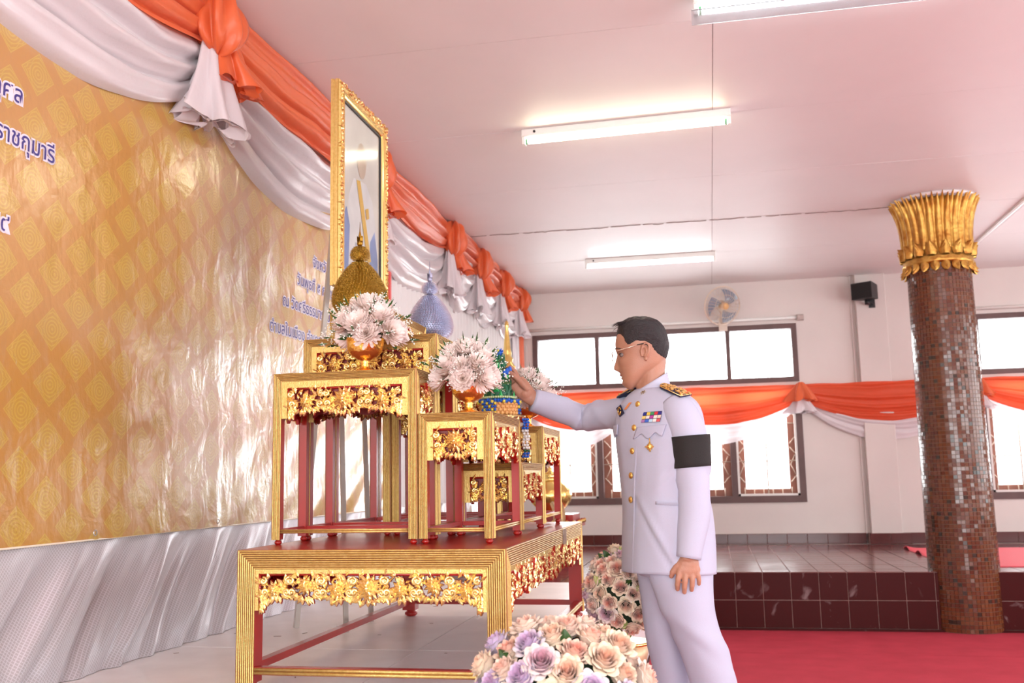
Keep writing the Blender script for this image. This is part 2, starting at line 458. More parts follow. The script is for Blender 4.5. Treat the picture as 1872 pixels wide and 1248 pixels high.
# fluorescent lights
def tube_light(xc, y, lab, L=1.21, col=(1.0, 0.93, 0.70), power=11.0, extra=0, ry=0.0):
    t = thing('fluorescent_light', lab, 'ceiling light', (xc, y, ZC), ry, 'fluorescent tube lights on the ceiling')
    b = MB(); b.cbox(-L / 2, L / 2, -0.03, 0.03, -0.045, 0.0, 0.004); b.build('housing', M_WHITEP, t)
    em = mat('lit_tube_%d' % int(col[2] * 100), col, emit=power)
    q = MB(); q.tube([(-L / 2 + 0.02, 0, -0.068), (L / 2 - 0.02, 0, -0.068)], 0.015, 10); q.build('tube', em, t)
    for s in (-1, 1):
        q = MB(); q.cbox(min(s * L / 2, s * (L / 2 - 0.02)), max(s * L / 2, s * (L / 2 - 0.02)), -0.02, 0.02, -0.09, -0.04, 0.003); q.build('lamp_holder', M_WHITEP, t)
        q = MB(); q.tube([(s * (L / 2 - 0.022), 0, -0.068), (s * (L / 2 - 0.034), 0, -0.068)], 0.0165, 10); q.build('end_cap', mat('green_cap', (0.05, 0.35, 0.1), 0.4), t)
    q = MB(); q.tube([(-L / 2 + 0.08, -0.03, -0.02), (-L / 2 + 0.08, -0.034, -0.02)], 0.008, 8); q.build('screw', M_BLACK, t)
    return t
tube_light(-0.40, 5.425, 'near fluorescent tube with warm glow above the man', ry=-0.035, power=22, col=(1.0, 0.95, 0.72))
tube_light(-0.47, 8.985, 'far fluorescent tube with cool glow nearer the back windows', ry=0.0, power=20, col=(0.92, 0.98, 1.0))
t = tube_light(0.64, 4.02, 'fluorescent fitting just entering the top edge of the picture', L=1.24, col=(0.93, 0.96, 1.0), power=4)
b = MB(); b.cbox(-0.63, 0.63, -0.07, 0.07, -0.10, -0.094, 0.002)
b.build('diffuser', mat('clear_diffuser', (0.8, 0.85, 0.88), 0.2, trans=0.8), t)

# wall fan
t = thing('wall_fan', 'white wall fan tilted downward above the back windows', 'fan', (0.20, YB - 0.22, 2.90), 0)
T = Matrix.Rotation(0.30, 4, 'X') @ Matrix.Rotation(0.45, 4, 'Z')   # blows to -Y, tilted
def fanT(p): return T @ Vector(p)
b = MB()
for k in range(30):
    a = 2 * PI * k / 30
    pts = [fanT((0.03 * math.cos(a), -0.085, 0.03 * math.sin(a))), fanT((0.12 * math.cos(a), -0.075, 0.12 * math.sin(a))), fanT((0.20 * math.cos(a), 0.0, 0.20 * math.sin(a))), fanT((0.11 * math.cos(a), 0.07, 0.11 * math.sin(a)))]
    b.tube(pts, 0.0013, 4)
for r, y in ((0.20, 0.0), (0.205, 0.004), (0.12, -0.077), (0.05, -0.085), (0.11, 0.07)):
    b.tube([fanT((r * math.cos(a), y, r * math.sin(a))) for a in np.linspace(0, 2 * PI, 37)], 0.004 if r > 0.19 else 0.002, 5)
b.build('cage', M_IRON, t)
for k in range(3):
    b = MB()
    def bl(u, v, k=k):
        a = 2 * PI * k / 3 + 0.5 + (v - 0.5) * (0.75 + 0.5 * u) + 0.5 * u
        r = 0.03 + 0.145 * u
        return fanT((r * math.cos(a), -0.02 + 0.04 * (v - 0.5), r * math.sin(a)))
    b.grid(bl, 8, 8); b.build('blade', mat('smoky_blade', (0.25, 0.30, 0.38), 0.15, trans=0.35), t)
b = MB(); b.tube([fanT((0, -0.09, 0)), fanT((0, -0.07, 0)), fanT((0, 0.0, 0))], [0.030, 0.040, 0.042], 16); b.build('hub', mat('amber_hub', (0.72, 0.42, 0.18), 0.35), t)
b = MB(); b.tube([fanT((0, 0.04, 0)), fanT((0, 0.14, 0))], [0.06, 0.045], 14); b.tube([fanT((0, 0.12, 0)), (0, 0.16, -0.06), (0, 0.19, -0.16)], 0.02, 8)
b.box(-0.045, 0.045, 0.18, 0.22, -0.24, -0.10); b.build('motor_bracket', mat('cream_plastic', (0.72, 0.6, 0.5), 0.4), t)

# black wall speaker
t = thing('wall_speaker', 'small black box speaker mounted high on the pilaster', 'speaker', (1.72, YB - 0.07, 2.97), 0)
b = MB(); Tm = Matrix.Rotation(-0.6, 4, 'Z')
v = [(-.11, -.22, -.08), (.11, -.22, -.08), (.08, -.02, -.07), (-.08, -.02, -.07), (-.11, -.22, .09), (.11, -.22, .09), (.08, -.02, .08), (-.08, -.02, .08)]
b.add(v, [(0, 3, 2, 1), (4, 5, 6, 7), (0, 1, 5, 4), (1, 2, 6, 5), (2, 3, 7, 6), (3, 0, 4, 7)], 0, False, Tm)
b.build('cabinet', M_BLACK, t)
b = MB(); b.grid(lambda u, v: Tm @ Vector((-.095 + .19 * u, -.226 - .006 * math.sin(PI * u) * math.sin(PI * v), -.065 + .14 * v)), 10, 8)
b.build('speaker_grille', mat('speaker_cloth', (0.02, 0.02, 0.02), 0.9, bump=0.6, bump_scale=300), t)
b = MB(); b.tube([Tm @ Vector((0, -.10, -.08)), Tm @ Vector((0, -.10, -.125))], 0.026, 10); b.tube([Tm @ Vector((0, -.10, -.115)), (0, 0, -.115)], 0.014, 8); b.box(-.03, .03, -.012, 0, -.15, -.06)
b.build('bracket', M_BLACK, t)

# mosaic pillar with gilded capital
t = thing('pillar', 'round pillar covered in brown red mosaic with a gold lotus capital', 'pillar', (1.765, 7.72, 0))
CR = 0.222
def cr(z): return CR + 0.018 * (1 - min(z, 2.6) / 2.6)
b = MB(); b.lathe([(cr(0) - 0.004, 0.0), (cr(1.3) - 0.004, 1.3), (cr(2.6) - 0.004, ZC - 0.001)], 48); b.build('shaft', mat('mortar', (0.30, 0.20, 0.15), 0.8), t)
mos = [mat('mosaic_%d' % i, c, 0.2, noise_amt=0.15, noise_scale=2, spec=0.5) for i, c in enumerate([(0.15, 0.048, 0.018), (0.125, 0.036, 0.015), (0.11, 0.028, 0.013), (0.04, 0.026, 0.018)])]
b = MB(); nz, nt_ = 92, 54
for i in range(nz):
    z0 = 0.004 + i * 2.66 / nz; z1 = z0 + 2.66 / nz - 0.0035
    for j in range(nt_):
        a0 = 2 * PI * j / nt_; a1 = a0 + 2 * PI / nt_ - 0.012
        r = cr(z0) + 0.0005; am = (a0 + a1) / 2
        jit = random.uniform(-0.0009, 0.0009); jz = random.uniform(-0.0006, 0.0006)
        ra, rb = r + 0.003 + jit, r + 0.003 - jit
        v = [((ra + jz) * math.cos(a0), (ra + jz) * math.sin(a0), z0), ((rb + jz) * math.cos(a1), (rb + jz) * math.sin(a1), z0),
             ((rb - jz) * math.cos(a1), (rb - jz) * math.sin(a1), z1), ((ra - jz) * math.cos(a0), (ra - jz) * math.sin(a0), z1)]
        r0 = r - 0.006
        v += [(r0 * math.cos(a0), r0 * math.sin(a0), z0), (r0 * math.cos(a1), r0 * math.sin(a1), z0), (r0 * math.cos(a1), r0 * math.sin(a1), z1), (r0 * math.cos(a0), r0 * math.sin(a0), z1)]
        x_ = random.random(); mi = 0 if x_ < 0.5 else 1 if x_ < 0.8 else 2 if x_ < 0.95 else 3
        b.add(v, [(0, 1, 2, 3), (4, 5, 1, 0), (5, 6, 2, 1), (6, 7, 3, 2), (7, 4, 0, 3)], mi, False)
b.build('mosaic_tiles', mos, t, kind='stuff')
M_CAP = mat('old_gilding', (0.62, 0.38, 0.09), 0.38, 0.8, noise_amt=0.5, noise_scale=14, col2=(0.40, 0.17, 0.03), bump=0.4, bump_scale=40)
b = MB()
b.lathe([(CR + 0.01, 2.655), (CR + 0.035, 2.67), (CR + 0.02, 2.685), (CR + 0.03, 2.70), (CR + 0.012, 2.715), (CR + 0.012, 2.78), (CR + 0.01, 3.0), (CR + 0.03, 3.12), (CR + 0.035, ZC - 0.03)], 48)
b.build('collar', M_CAP, t)
def petal(h, w, thick, curl, r0, a, z0, down=False, n=5):
    q = MB()
    def fn(u, v):
        s = -1 if down else 1
        ww = w * (math.sin(PI * (0.22 + 0.78 * v)) ** 0.7) * 0.5 if v < 0.999 else 0.002
        aa = a + (u - 0.5) * 2 * ww / r0
        rr = r0 + thick * (1 - (2 * u - 1) ** 2) + curl * v ** 3
        return (rr * math.cos(aa), rr * math.sin(aa), z0 + s * h * v)
    q.grid(fn, n, 7, flip=down); return q
b = MB()
for k in range(26):
    q = petal(0.40, 0.062, 0.022, 0.07, CR + 0.012, 2 * PI * k / 26, 2.76); b.add(q.v, q.f)
for k in range(26):
    q = petal(0.415, 0.05, 0.012, 0.085, CR + 0.006, 2 * PI * (k + .5) / 26, 2.76); b.add(q.v, q.f)
b.build('tall_petals', M_CAP, t)
for k in range(16):
    q = petal(0.10, 0.088, 0.03, 0.015, CR + 0.02, 2 * PI * k / 16, 2.715, n=8)
    q2 = petal(0.07, 0.058, 0.02, 0.012, CR + 0.034, 2 * PI * k / 16, 2.722, n=6); q.add(q2.v, q2.f)
    q.build('lotus_petal', M_CAP, t)
for k in range(20):
    q = petal(0.075, 0.066, 0.02, 0.02, CR + 0.014, 2 * PI * k / 20, 2.665, True)
    q2 = petal(0.05, 0.04, 0.014, 0.02, CR + 0.022, 2 * PI * k / 20, 2.665, True); q.add(q2.v, q2.f)
    q.build('pendant_petal', M_CAP, t)
b = MB(); b.lathe([(CR + 0.07, ZC - 0.028), (CR + 0.08, ZC - 0.02), (CR + 0.08, ZC - 0.001)], 40); b.build('top_disc', mat('white_plaster', (0.8, 0.76, 0.76), 0.6), t)

# pink mat on the dais, far right
b = MB()
b.grid(lambda u, v: (1.74 + 1.9 * u, 7.95 + 1.9 * v, ZD + 0.006 + (0.03 * max(0, math.sin(v * 22)) * math.exp(-u * 25))), 60, 60)
o = b.build('floor_mat', mat('pink_red_mat', (0.80, 0.10, 0.13), 0.7, bump=0.3, bump_scale=200)); tag(o, 'bright pink red mat lying on the tiled dais behind the pillar', 'mat')
md = o.modifiers.new('s', 'SOLIDIFY'); md.thickness = 0.005

# stage of white covered boards
M_STAGE = mat('white_stage_cloth', (0.92, 0.90, 0.90), 0.38, noise_amt=0.08, noise_scale=6, bump=0.12, bump_scale=8)
b = MB(); b.box(XL, -0.50, -2.0, 5.70, ZD, ZS - 0.012); stage = struct(b.build('stage', mat('stage_core', (0.6, 0.52, 0.52), 0.7)))
for x0, x1 in ((-2.07, -1.06), (-1.06, -0.49)):
    for y0, y1 in ((-2.0, 1.0), (1.0, 3.45), (3.45, 5.71)):
        q = MB(); q.box(x0 + 0.002, x1 - 0.002, y0 + 0.002, y1 - 0.002, ZS - 0.012, ZS - random.uniform(0, 0.0008)); q.build('stage_board', M_STAGE, stage)
b = MB()
for k in range(24):
    x0, y0 = random.uniform(-1.95, -0.6), random.uniform(2.5, 5.2); L = random.uniform(0.01, 0.03); a = random.uniform(0, 6.28)
    b.box(-L / 2, L / 2, -0.002, 0.002, 0, 0.0012, T=Matrix.Translation((x0, y0, ZS)) @ Matrix.Rotation(a, 4, 'Z'))
b.build('debris', mat('dust', (0.30, 0.22, 0.2), 0.9), stage, kind='stuff')
# ------------------------------------------------------------------ printed banner
def banner_mat():
    m = bpy.data.materials.new('yellow_vinyl'); m.use_nodes = True
    nt = m.node_tree; bs = nt.nodes['Principled BSDF']; L = nt.links.new
    tc = nn(nt, 'ShaderNodeNewGeometry'); sp = nn(nt, 'ShaderNodeSeparateXYZ'); L(tc.outputs['Position'], sp.inputs[0])
    def mth(op, a, b_=None, c_=None):
        n = nn(nt, 'ShaderNodeMath', operation=op)
        for i, x in enumerate((a, b_, c_)):
            if x is None: continue
            if isinstance(x, (int, float)): n.inputs[i].default_value = x
            else: L(x, n.inputs[i])
        return n.outputs[0]
    py = mth('DIVIDE', mth('SUBTRACT', sp.outputs[1], 2.588), 0.252)
    pz = mth('DIVIDE', mth('SUBTRACT', sp.outputs[2], 1.905), 0.178)
    def cell(off):
        a = mth('ABSOLUTE', mth('SUBTRACT', mth('FRACT', mth('ADD', py, off)), 0.5))
        c = mth('ABSOLUTE', mth('SUBTRACT', mth('FRACT', mth('ADD', pz, off)), 0.5))
        return a, c
    a1, c1 = cell(0.5); a2, c2 = cell(0.0)
    l1 = mth('ADD', mth('MULTIPLY', a1, 1.28), c1); l2 = mth('ADD', mth('MULTIPLY', a2, 1.28), c2)
    l = mth('MINIMUM', l1, l2)                                  # 0 centre .. 0.5 edge
    def ln(a, c): return mth('SQRT', mth('ADD', mth('MULTIPLY', mth('MULTIPLY', a, a), 1.9), mth('MULTIPLY', c, c)))
    r = mth('MINIMUM', ln(a1, c1), ln(a2, c2))
    inside = mth('LESS_THAN', l, 0.40)
    rings = mth('GREATER_THAN', mth('SINE', mth('MULTIPLY', r, 95.0)), 0.25)
    ringz = mth('MULTIPLY', rings, mth('LESS_THAN', r, 0.22))
    edge = mth('MULTIPLY', mth('GREATER_THAN', l, 0.375), inside)
    at = mth('ARCTAN2', mth('MINIMUM', c1, c2), mth('ADD', mth('MINIMUM', a1, a2), 0.001))
    scal = mth('MULTIPLY', mth('GREATER_THAN', mth('SINE', mth('ADD', mth('MULTIPLY', l, 80.0), mth('MULTIPLY', mth('SINE', mth('MULTIPLY', at, 9.0)), 1.6))), 0.55), mth('GREATER_THAN', r, 0.22))
    lines = mth('MULTIPLY', inside, mth('MAXIMUM', mth('MAXIMUM', ringz, edge), scal))
    mx = nn(nt, 'ShaderNodeMixRGB'); mx.inputs[1].default_value = (0.50, 0.245, 0.050, 1); mx.inputs[2].default_value = (0.50, 0.315, 0.050, 1)
    L(mth('MULTIPLY', inside, 0.6), mx.inputs[0])
    mx2 = nn(nt, 'ShaderNodeMixRGB'); mx2.inputs[2].default_value = (0.62, 0.44, 0.07, 1); L(mx.outputs[0], mx2.inputs[1]); L(mth('MULTIPLY', lines, 0.45), mx2.inputs[0])
    L(mx2.outputs[0], bs.inputs['Base Color'])
    bs.inputs['Roughness'].default_value = 0.30; bs.inputs['Specular IOR Level'].default_value = 0.7
    bs.inputs['Coat Weight'].default_value = 1.0; bs.inputs['Coat Roughness'].default_value = 0.21; bs.inputs['Coat IOR'].default_value = 1.95
    mp = nn(nt, 'ShaderNodeMapping'); mp.inputs['Scale'].default_value = (1, 4, 1.6); L(tc.outputs['Position'], mp.inputs['Vector'])
    n1 = nn(nt, 'ShaderNodeTexNoise'); n1.inputs['Scale'].default_value = 2.2; n1.inputs['Detail'].default_value = 5; n1.inputs['Distortion'].default_value = 0.6; L(mp.outputs[0], n1.inputs['Vector'])
    n2 = nn(nt, 'ShaderNodeTexNoise'); n2.inputs['Scale'].default_value = 9; n2.inputs['Detail'].default_value = 4; n2.inputs['Distortion'].default_value = 1.2; L(tc.outputs['Position'], n2.inputs['Vector'])
    ad = mth('ADD', mth('MULTIPLY', n1.outputs['Fac'], 1.0), mth('MULTIPLY', n2.outputs['Fac'], 0.5))
    bp = nn(nt, 'ShaderNodeBump'); bp.inputs['Strength'].default_value = 0.5; bp.inputs['Distance'].default_value = 0.010
    L(ad, bp.inputs['Height']); L(bp.outputs[0], bs.inputs['Normal']); L(bp.outputs[0], bs.inputs['Coat Normal'])
    return m
BX = -2.035
YBE = 6.05
t = thing('banner', 'yellow orange printed vinyl banner with diamond ornaments and blue writing', 'banner', (0, 0, 0))
def ban(u, v):
    y = -1.0 + (YBE + 1.0) * u; z = 0.962 + 2.2 * v
    d = 0.010 * noise.noise((y * 1.3, z * 0.6, 2.0)) + 0.004 * noise.noise((y * 6, z * 1.2, 5.0))
    k = max(0, 1 - v / 0.45) * max(0, (y - 3.2) / 2.8)                 # diagonal pulls towards the lower right tie
    d += 0.010 * k * math.sin((z * 0.9 - (y - 5.9) * 0.55) * 26 + 2 * noise.noise((y, z, 0))) * (0.4 + 0.6 * k)
    for yt in (2.95, 3.78, 4.95):
        q_ = abs(y - yt); dz = z - 0.962
        d += 0.006 * math.exp(-(q_ / (0.03 + dz * .5)) ** 2) * math.exp(-dz / 0.12) * math.sin(q_ * 90)
    return (BX + d, y, z)
b = MB(); b.grid(ban, 300, 110); b.build('printed_sheet', banner_mat(), t)
b = MB(); b.tube([(BX, -1.0, 0.962), (BX, YBE, 0.962)], 0.0035, 6); b.build('hem', mat('pale_hem', (0.85, 0.75, 0.6), 0.4), t)
b = MB(); b.box(BX - 0.004, BX + 0.012, YBE - 0.03, YBE + 0.004, 0.962, 3.16); b.build('red_border', mat('red_border', (0.7, 0.08, 0.07), 0.5), t)
for yt in (2.95, 3.78, 4.95):
    b = MB(); b.tube([(BX + .014 + 0.0, yt + .009 * math.cos(a), 0.985 + .009 * math.sin(a)) for a in np.linspace(0, 2 * PI, 13)], 0.002, 5); b.build('eyelet', mat('steel', (0.6, 0.6, 0.62), 0.3, 1.0), t)
M_INK = mat('navy_ink', (0.045, 0.035, 0.22), 0.35); M_HALO = mat('pale_ink', (0.80, 0.74, 0.82), 0.35)
def text_mesh(body, size, halo):
    c = bpy.data.curves.new('txt', 'FONT'); c.body = body; c.size = size; c.resolution_u = 4
    if halo: c.bevel_depth = 0.0068; c.bevel_resolution = 1; c.fill_mode = 'NONE'
    else: c.offset = 0.0006
    o = bpy.data.objects.new('txt', c); COL.objects.link(o)
    dg = bpy.context.evaluated_depsgraph_get(); dg.update()
    me = bpy.data.meshes.new_from_object(o.evaluated_get(dg))
    bpy.data.objects.remove(o); bpy.data.curves.remove(c)
    return me
for body, y, z, size, right_al in (('กุศล', 2.52, 2.313, 0.078, True), ('ราชกุมารี', 2.684, 2.176, 0.078, True), ('๒๕๕๙', 2.49, 1.90, 0.078, True),
        ('จังหวัดยโสธร', 4.77, 2.28, 0.078, False), ('วันพุธที่ ๕ กรกฎาคม', 4.576, 2.149, 0.078, False),
        ('ณ วัดศรีธรรมาราม (พระ', 4.417, 2.012, 0.078, False), ('ตำบลในเมือง อำเภอเมือง', 4.275, 1.865, 0.078, False)):
    w = None
    for halo in (False, True):
        me = text_mesh(body, size, halo)
        if w is None: w = max(v.co.x for v in me.vertices)
        for v in me.vertices:                      # print lies flat on the wrinkled sheet
            yy = v.co.x + y - (w if right_al else 0); zz = v.co.y + z
            u_, v_ = (yy + 1.0) / (YBE + 1.0), (zz - 0.962) / 2.2
            v.co = (ban(u_, v_)[0] + (0.0014 if halo else 0.0024), yy, zz)
        for p in me.polygons: p.use_smooth = False
        me.materials.clear(); me.materials.append(M_HALO if halo else M_INK)
        inst('lettering_halo' if halo else 'lettering', me, t)

# ------------------------------------------------------------------ silver skirting cloth under the banner
def skirt_mat():
    m = mat('silver_brocade', (0.60, 0.57, 0.60), 0.32, sheen=0.3, spec=0.7)
    nt = m.node_tree; bs = nt.nodes['Principled BSDF']; L = nt.links.new
    tc = nn(nt, 'ShaderNodeNewGeometry'); sp = nn(nt, 'ShaderNodeSeparateXYZ'); L(tc.outputs['Position'], sp.inputs[0])
    def m2(op, a, c=None):
        n = nn(nt, 'ShaderNodeMath', operation=op)
        for i, x in enumerate((a, c)):
            if x is None: continue
            if isinstance(x, (int, float)): n.inputs[i].default_value = x
            else: L(x, n.inputs[i])
        return n.outputs[0]
    s1 = m2('ABSOLUTE', m2('SINE', m2('MULTIPLY', m2('ADD', sp.outputs[1], sp.outputs[2]), 240.0)))
    s2 = m2('ABSOLUTE', m2('SINE', m2('MULTIPLY', m2('SUBTRACT', sp.outputs[1], sp.outputs[2]), 240.0)))
    k = m2('LESS_THAN', m2('MINIMUM', s1, s2), 0.35)
    mx = nn(nt, 'ShaderNodeMixRGB'); mx.inputs[1].default_value = (0.50, 0.47, 0.50, 1); mx.inputs[2].default_value = (0.68, 0.66, 0.71, 1)
    L(k, mx.inputs[0]); L(mx.outputs[0], bs.inputs['Base Color'])
    bp = nn(nt, 'ShaderNodeBump'); bp.inputs['Strength'].default_value = 0.3; bp.inputs['Distance'].default_value = 0.002
    L(k, bp.inputs['Height']); L(bp.outputs[0], bs.inputs['Normal'])
    bs.inputs['Metallic'].default_value = 0.35
    return m
b = MB()
def sk(u, v):
    y = -1.0 + 11.4 * u; z = ZS + 0.001 + 0.434 * v
    ph = (y + (1 - v) * 0.42) * 15 + 1.5 * noise.noise((y * .8, 0, 3))
    amp = 0.016 * (0.35 + 0.65 * math.exp(-((y - 2.9) / 1.1) ** 2))
    k = 1 - v
    d = 0.016 + 0.055 * k ** 1.3 + 1.5 * amp * math.sin(ph) * math.sin(PI * min(1, k * 1.1)) ** .7 + 0.010 * math.sin(ph * 2.3 + 1) * min(1, 3 * k) + 0.006 * math.sin(ph * 4.1 + 2) * min(1, 3 * k) + 0.004 * noise.noise((y * 9, z * 4, 1)) * k
    return (XL + max(0.004, d), y, z)
b.grid(sk, 620, 26)
tag(b.build('skirting_cloth', skirt_mat()), 'silver grey brocade cloth gathered in slanting folds below the yellow banner', 'cloth')

# pleated white curtain on the wall between banner and corner
b = MB()
def cur(u, v):
    y = 6.08 + 4.4 * u; z = 0.962 + 2.1 * v
    return (XL + 0.022 + 0.011 * math.sin(y * 55 + 2 * noise.noise((y * 3, 0, 0))), y, z)
b.grid(cur, 700, 4)
tag(b.build('wall_curtain', cloth_mat('white_curtain', (0.80, 0.78, 0.77), 0.5, 0.1)), 'plain white pleated cloth hanging on the wall to the right of the banner', 'curtain')

# ------------------------------------------------------------------ satin swags
def swag_mesh(P, s0, s1, z0, drop0, drop1, gather, nf, amp, off, seed=0, sl=0.0, pw=0.75, nu=64, nv=44, mi=0, b=None, flat_top=False, bul=0.05):
    """hanging cloth between two gathering points; P(s,z,o) places it on a wall"""
    b = b or MB()
    def fn(u, v):
        s = s0 + (s1 - s0) * u
        S = max(0.0, math.sin(PI * u)) ** pw
        S2 = max(0.0, math.sin(PI * u)) ** (pw * 0.8)
        e = abs(2 * u - 1) ** 3
        z = z0 - gather * v * (1 - 0.2 * S) + sl * u - (drop0 * S2 * (1 - v) + (drop1 - gather) * v * S2)
        if flat_top: z = lerp(z0 + sl * u, z, min(1, v * 3.0)) if v < 1 / 3 else z
        ph = 2 * PI * nf * (v ** 1.15) + 0.8 * math.sin(3 * u + seed) + 1.2 * noise.noise((u * 2.5, v * 2, seed))
        w = off + amp * math.sin(ph) * (0.30 + 0.70 * S) + amp * 0.45 * math.sin(2.3 * ph + seed) * S + bul * S * math.sin(PI * min(1, v * 0.9 + .1))
        w += 0.012 * noise.noise((s * 3, z * 9, seed + 4))
        z += 0.010 * noise.noise((s * 4, v * 5, seed)) + amp * 0.25 * math.cos(ph)
        # folds crowd together near the ends
        return P(s, z, w)
    b.grid(fn, nu, nv, mi)
    return b
def puff_mesh(P, s, z, w, h, nf=7, seed=0, off=0.06, mi=0, b=None):
    """crumpled bunch of cloth (the knot)"""
    b = b or MB()
    def fn(u, v):
        a = 2 * PI * u; t = PI * v
        r = math.sin(t) ** 0.8
        f = 1 + 0.22 * math.sin(nf * a + 3.0 * v + seed) + 0.12 * math.sin((nf + 4) * a - 5 * v + seed)
        x = w / 2 * r * f * math.cos(a); o = 0.09 * r * f * math.sin(a)
        zz = h / 2 * math.cos(t) * (1 + 0.08 * math.sin(5 * a + seed)) + 0.25 * h * (r * 0.2 * math.sin(3 * a + seed))
        return P(s + x, z + zz, max(0.004, off + o))
    b.grid(fn, 48, 24, mi, closed_u=True); return b
def tail_mesh(P, s, z, w0, w1, h, nf=6, seed=0, off=0.05, mi=0, b=None, lean=0.0, flare=1.4):
    """pleated tail flaring to a ruffled hem"""
    b = b or MB()
    def fn(u, v):
        a = 2 * PI * u
        k = v ** flare
        ww = lerp(w0, w1, k) / 2; dd = lerp(0.03, 0.085, k)
        f = 1 + (0.10 + 0.28 * v) * math.sin(nf * a + seed + 2 * v) + 0.1 * v * math.sin((nf * 2 + 1) * a + seed)
        zz = -h * v * (1 + 0.06 * math.sin(3 * a + seed)) + 0.012 * v * math.sin(nf * a)
        return P(s + lean * v + ww * f * math.cos(a), z + zz, max(0.004, off + dd * f * math.sin(a)))
    b.grid(fn, 72, 22, mi, closed_u=True)
    # inner frill at the hem
    def fi(u, v):
        a = 2 * PI * u
        ww = w1 / 2 * (0.95 - 0.55 * v); dd = 0.085 * (0.95 - 0.55 * v)
        f = 1 + 0.35 * math.sin(nf * a + seed + 2) + 0.2 * math.sin(11 * a)
        return P(s + lean + ww * f * math.cos(a), z - h * (1 + 0.06 * math.sin(3 * a + seed)) + 0.05 * v * h + 0.03 * h * math.sin(9 * a), max(0.004, off + dd * f * math.sin(a)))
    b.grid(fi, 72, 6, mi, closed_u=True)
    return b
PL = lambda s, z, o: (XL + 0.02 + o, s, z)
PBk = lambda s, z, o: (s, YB - 0.02 - o, z)

t = thing('garland', 'orange and white satin swags with knots along the top of the left wall', 'garland', (0, 0, 0))
zt = 3.165
segs = [(1.72, 3.56, 0.36, 0.64, 1), (3.56, 5.50, 0.35, 0.66, 2), (5.50, 7.32, 0.34, 0.68, 6), (7.32, 8.30, 0.20, 0.64, 3), (8.30, 9.25, 0.20, 0.62, 4), (9.25, 10.30, 0.18, 0.60, 5)]
for (a, c, d_or, d_wh, sd) in segs:
    L_ = c - a; big = L_ > 1.5
    swag_mesh(PL, a, c, zt - 0.06, 0.10 if big else 0.04, d_wh, 0.24, 3.6 if big else 3, 0.036, 0.035, sd, pw=0.62 if big else 0.8).build('white_swag', M_WHITE, t)
    swag_mesh(PL, a, c, zt, 0.0, d_or, 0.16, 3.2 if big else 2.4, 0.026 if big else 0.035, 0.085, sd + 9, pw=0.62, flat_top=True).build('orange_swag', M_ORANGE, t)
for (s, sc, sd) in ((1.74, 1.0, 7), (3.50, 1.0, 1), (5.50, 1.0, 8), (7.30, 1.0, 2), (8.25, 1.0, 3), (9.20, 0.95, 4), (10.12, 0.9, 5)):
    tail_mesh(PL, s + 0.02, zt - 0.20 * sc, 0.15 * sc, 0.36 * sc, 0.36 * sc, 6, sd, 0.10).build('white_tail', M_WHITE, t)
    puff_mesh(PL, s, zt - 0.13 * sc, 0.24 * sc, 0.27 * sc, 7, sd, 0.13).build('orange_knot', M_ORANGE, t)
    tail_mesh(PL, s + 0.08 * sc, zt - 0.17 * sc, 0.14 * sc, 0.26 * sc, 0.20 * sc, 5, sd + 3, 0.135, lean=0.07 * sc).build('orange_tail', M_ORANGE, t)
b = MB()
b.grid(lambda u, v: (XL + 0.08 + 0.03 * math.sin(u * 19) , 10.30 + 0.17 * u + 0.03 * v, 3.0 - 0.78 * v), 24, 20); b.build('orange_end_fall', M_ORANGE, t)
b = MB()
b.grid(lambda u, v: (XL + 0.06 + 0.03 * math.sin(u * 23), 10.05 + 0.25 * u + 0.04 * v, 2.85 - 0.75 * v), 24, 20); b.build('white_end_fall', M_WHITE, t)

t = thing('garland', 'orange and white satin swags with knots across the window wall', 'garland', (0, 0, 0))
knots = [-2.04, -0.80, 0.953, 2.66, 4.4, 5.95]
for i, (a, c) in enumerate(zip(knots, knots[1:])):
    swag_mesh(PBk, a, c, 2.00, 0.16, 0.56, 0.10, 2.6, 0.012, 0.018, i + 20, pw=0.85, bul=0.03).build('white_swag', M_WHITE, t)
    swag_mesh(PBk, a, c, 2.05, 0.0, 0.42, 0.12, 3.4, 0.012, 0.05, i + 30, pw=0.85, flat_top=True, bul=0.03).build('orange_swag', M_ORANGE_T, t)
for i, s in enumerate(knots[1:-1]):
    tail_mesh(PBk, s, 1.93, 0.11, 0.28, 0.17, 6, i, 0.06).build('white_tail', M_WHITE, t)
    b = MB(); tail_mesh(PBk, s, 2.07, 0.05, 0.27, 0.19, 6, i, 0.10, b=b, flare=0.8); b.build('orange_knot', M_ORANGE, t)
# ------------------------------------------------------------------ carved and gilded altar tables
AX, AY, ZB = -0.976, 3.51, 0.943        # altar centre and top of the base table
def leafv(b, x, z, ang, L, W, lift=0.006, y0=0.0, curl=0.0, mi=0, back=0.010):
    """one carved pointed leaf lying in the panel plane (x, z), outwards is -y; red sides"""
    ca, sa = math.cos(ang), math.sin(ang)
    def P(u, w, o):
        cx_ = u * L; cz_ = w * W + curl * L * (u ** 2)
        return (x + ca * cx_ - sa * cz_, y0 - o, z + sa * cx_ + ca * cz_)
    v = [P(0, 0, lift * 0.6), P(0.4, 0.5, 0.0), P(0.75, 0.28, 0), P(1, 0, 0.001), P(0.75, -0.28, 0), P(0.4, -0.5, 0), P(0.42, 0, lift), P(0.75, 0, lift * 0.8)]
    b.add(v, [(0, 6, 1), (1, 6, 7, 2), (2, 7, 3), (0, 5, 6), (5, 4, 7, 6), (4, 3, 7)], mi, False)
    rim = [v[0], v[1], v[2], v[3], v[4], v[5]]
    bk = [(p[0], y0 + back, p[2]) for p in rim]
    n = 6
    b.add(rim + bk, [(i, i + n, (i + 1) % n + n, (i + 1) % n) for i in range(n)], mi + 1, False)
